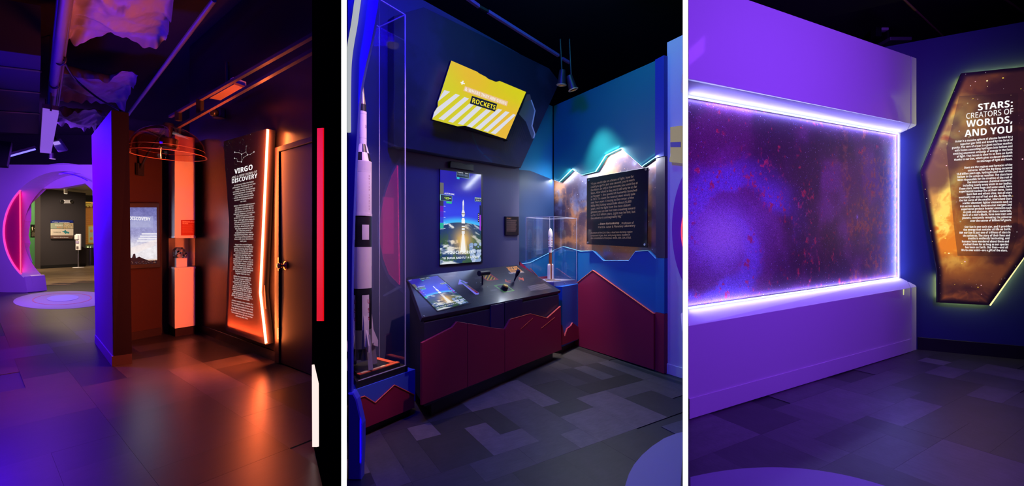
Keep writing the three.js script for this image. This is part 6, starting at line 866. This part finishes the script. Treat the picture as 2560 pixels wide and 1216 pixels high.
// star panel
{
  const OUT = [[2404, 183], [2560, 167], [2640, 159], [2640, 520], [2560, 644], [2473, 764], [2343, 757], [2342, 680], [2301, 431]];
  const off = 0.09, fr = W4.at(2440, 766, 0.0), g = thing('star_panel', fr, 'backlit orange nebula panel titled STARS with white text', 'sign'), pr = new Print(fr, OUT, 1150, off), c = pr.g, poly = pr.pts.map(([x, y]) => [(x - pr.box[0]) * pr.k, pr.H - (y - pr.box[1]) * pr.k]);
  const cA = pr.c(2335, 450), cB = pr.c(2390, 300);
  pr.paint((x, y) => {
    const X = (x - pr.box[0]) * pr.k, Y = pr.H - (y - pr.box[1]) * pr.k, n = fbm(x * 3 + 2, y * 3, 6), r = ridge(x * 2.2 + 0.8 * n, y * 1.5 + 4 + 0.5 * n, 5), u = X / pr.W, v = Y / pr.H; let m = 1e9;
    for (let i = 0; i < poly.length; i++) { const [ax, ay] = poly[i], [bx, by] = poly[(i + 1) % poly.length], s = Math.max(0, Math.min(1, ((X - ax) * (bx - ax) + (Y - ay) * (by - ay)) / ((bx - ax) ** 2 + (by - ay) ** 2))); m = Math.min(m, Math.hypot(X - ax - s * (bx - ax), Y - ay - s * (by - ay))); }
    const left = Math.exp(-(((u - 0.2 - 0.08 * Math.sin(v * 9)) / 0.19) ** 2)) * sm(0.04, 0.28, v) * sm(0.95, 0.55, v); let q = mix([48, 22, 24], [100, 52, 28], sm(0.4, 0.7, n)); q = mix(q, [226, 124, 28], Math.min(1, left * 2.2 * (0.35 + n))); q = mix(q, [255, 214, 96], Math.min(1, left * sm(0.42, 0.66, r) * 1.8)); q = mix(q, [180, 90, 36], 0.45 * sm(0.6, 0.8, r)); q = mix(q, [40, 16, 26], 0.55 * sm(0.5, 0.3, fbm(x * 2 + 8, y * 2 + 1, 4)));
    return mix([12, 4, 10], q, sm(8, 52, m));
  }, 2);
  pr.dots(230, 1, 6, ['#ffe9a8', '#ffd24a', '#fff', '#ffc0d0']);
  pr.fill([[2398, 240], [2545, 233], [2545, 590], [2524, 642], [2394, 640], [2384, 560], [2366, 370]], 'rgba(30,14,16,0.34)');
  const R = 2532;
  pr.text('STARS:', 2488, 271.5, 17, '#fff', 'center', 'bold|sans-serif', 90); pr.text('CREATORS OF', 2473, 291, 14, '#fff', 'center', 'sans-serif', 119); pr.text('WORLDS,', 2473, 312.5, 17, '#fff', 'center', 'bold|sans-serif', 117); pr.text('AND YOU', 2471, 337, 18, '#fff', 'center', 'bold|sans-serif', 121);
  const T1 = ['A star is a massive sphere of plasma formed by a', 'superhot gas field and bound by the force of', 'gravity. The core of a star is a giant nuclear reactor,', 'with fusion converting hydrogen into helium and', 'emitting enormous amounts of energy in the form', 'of light. That lesson is clear to us here on Earth', 'thanks to our Sun, which gives us desert-dwellers', 'no shortage of light and heat.'], T2 = ['Stars are the engines and furnaces of the', 'universe. When the Big Bang occurred', '13.8 billion years ago, hydrogen and most of the', 'helium in the universe resulted. The stars have', 'been responsible for the creation of the rest of', 'the most common chemical elements,', 'including nearly every atom in our bodies.', 'Those stars, some huge and some small, have', 'superheated nuclear fire at their cores. Some', 'burn fast and others slow, but all stars', 'eventually run out of fuel and die. As they do,', 'the hot cores of the smaller, short-lived stars', 'scatter abundant lighter elements such as', 'iron across space. Neutron-star mergers and', 'supernovas produce heavier elements such', 'as gold and platinum. All these materials,', "born of a star's death, form new stars and", 'planets, constantly remaking the universe', 'over the course of billions of years.'], T3 = ['Our Sun is one such star, and it provides', 'the energy that sustains all life on Earth.', 'But our Sun is just one of trillions of stars in', 'the universe. The story of their lives and', 'deaths is endlessly fascinating, and', 'humans have wondered about them and', 'studied them for as long as our species', 'has been on Earth. Our lives\u2014and all', 'life to ever exist\u2014are a gift of the stars.'];
  pr.block(T1, [2532, 344], [2531, 400], 5.3, '#fff', 'right', 'bold|sans-serif', 160); pr.block(T2, [2531, 414.5], [2529, 553], 5.3, '#fff', 'right', 'bold|sans-serif', 146); pr.block(T3, [2529, 568.5], [2519, 629], 5.3, '#fff', 'right', 'bold|sans-serif', 134);
  mesh('backing', slab(fr.poly([[2412, 192], [2640, 170], [2640, 510], [2468, 752], [2350, 748], [2350, 680], [2312, 431]], 0.03), 0.03, off - 0.03), M.plastic, g);
  mesh('print_face', pr.slab(off - 0.03, off, 0.002), [pr.lit(1.1, 0.3), M.plastic], g).userData.label = 'backlit orange nebula print with white text';
  const E = fr.poly([[2474.5, 764], [2640, 530]], off).map(([x, y]) => V(x + 0.006, y - 0.004, off - 0.012)); mesh('led_edge', rod(E[0], E[1], 0.007, 8), glowMat(lin(0.9, 0.78, 0.35), 1.3), g);
  const back = (a, b, dir, k) => { const [p, q] = fr.poly([a, b], 0.02).map(([x, y]) => V(x, y, 0.02)); mesh('back_lamp', bar(p, q, 0.01), glowMat(lin(0.5, 0.5, 0.1), 0.6), g); rectLight(g, p.clone().add(q).multiplyScalar(0.5).addScaledVector(dir, 0.012).setZ(0.03), dir.clone().add(V(0, 0, -0.7)), 0.014, p.distanceTo(q), lin(0.75, 0.8, 0.12), k, q.clone().sub(p).normalize().applyQuaternion(g.quaternion)); };
  back([2412, 192], [2600, 172], V(0, 1, 0), 40); back([2352, 748], [2466, 754], V(0, -1, 0), 40); back([2318, 425], [2408, 195], V(-0.9, 0.35, 0), 36); back([2350, 690], [2350, 745], V(-1, 0, 0), 28); back([2472, 752], [2600, 570], V(0.8, -0.5, 0), 40);
  const q = fr.px(2450, 460, 0.1); rectLight(g, V(q[0], q[1], off + 0.02), V(0, 0, 1), 0.7, 1.6, lin(1, 0.55, 0.15), 0.35);
}
disc('lavender floor disc at the bottom of the galaxy room', 'floor disc', [{ name: 'disc', c: [1950, 1210], m: std(lin(0.3, 0.27, 0.42), 0.55), pts: (() => { const o = []; for (let i = 0; i <= 40; i++) { const u = 1726 + (2330 - 1726) * i / 40; o.push([u, 1173 + 43 * ((u - 1930) / 270) ** 2]); } o.push([2330, 1290], [1726, 1290]); return o; })() }], 0.006);
// dark devices under the ceiling of the galaxy room
{
  const p = P(2208, 73, 5.6), g = new THREE.Group(); g.name = numbered('ceiling_camera'); scene.add(g); g.position.copy(p); tag(g, 'small ceiling camera with a white box above the galaxy wall', 'camera');
  mesh('white_box', new RoundedBoxGeometry(0.1, 0.06, 0.07, 2, 0.01).translate(0.0, 0, 0), M.white, g); mesh('mount', new THREE.BoxGeometry(0.08, 0.3, 0.08).translate(-0.1, 0.03, 0), M.plastic, g); mesh('drop_pole', new THREE.CylinderGeometry(0.014, 0.014, 0.2, 8).translate(-0.1, 0.2, 0), M.plastic, g); mesh('cable', tube([V(-0.1, 0.1, 0.04), V(-0.02, 0.24, 0.05), V(0.04, 0.16, 0.05), V(0.02, 0.03, 0.03)], 0.008, 24), M.plastic, g);
  const q = P(2236, 105, 5.6), g2 = new THREE.Group(); g2.name = numbered('projector_bracket'); scene.add(g2); g2.position.copy(q); tag(g2, 'dark flat projector bracket above the right end of the galaxy wall', 'bracket'); mesh('plate', new RoundedBoxGeometry(0.3, 0.05, 0.2, 2, 0.01), M.galv, g2); mesh('arm', new THREE.BoxGeometry(0.03, 0.5, 0.03).translate(-0.1, 0.25, 0), M.plastic, g2);
  for (const [a, b, y, label] of [[[2240, -20], [2356, 90], 4.15, 'thin reddish conduit crossing the ceiling of the galaxy room'], [[2500, -10], [2600, 60], 4.15, 'short thin conduit at the upper right ceiling corner']]) tag(mesh('ceiling_conduit', rod(onY(...a, y), onY(...b, y), 0.012, 8), std(lin(0.2, 0.08, 0.06), 0.5)), label, 'conduit');
}
renderer.render(scene, camera);
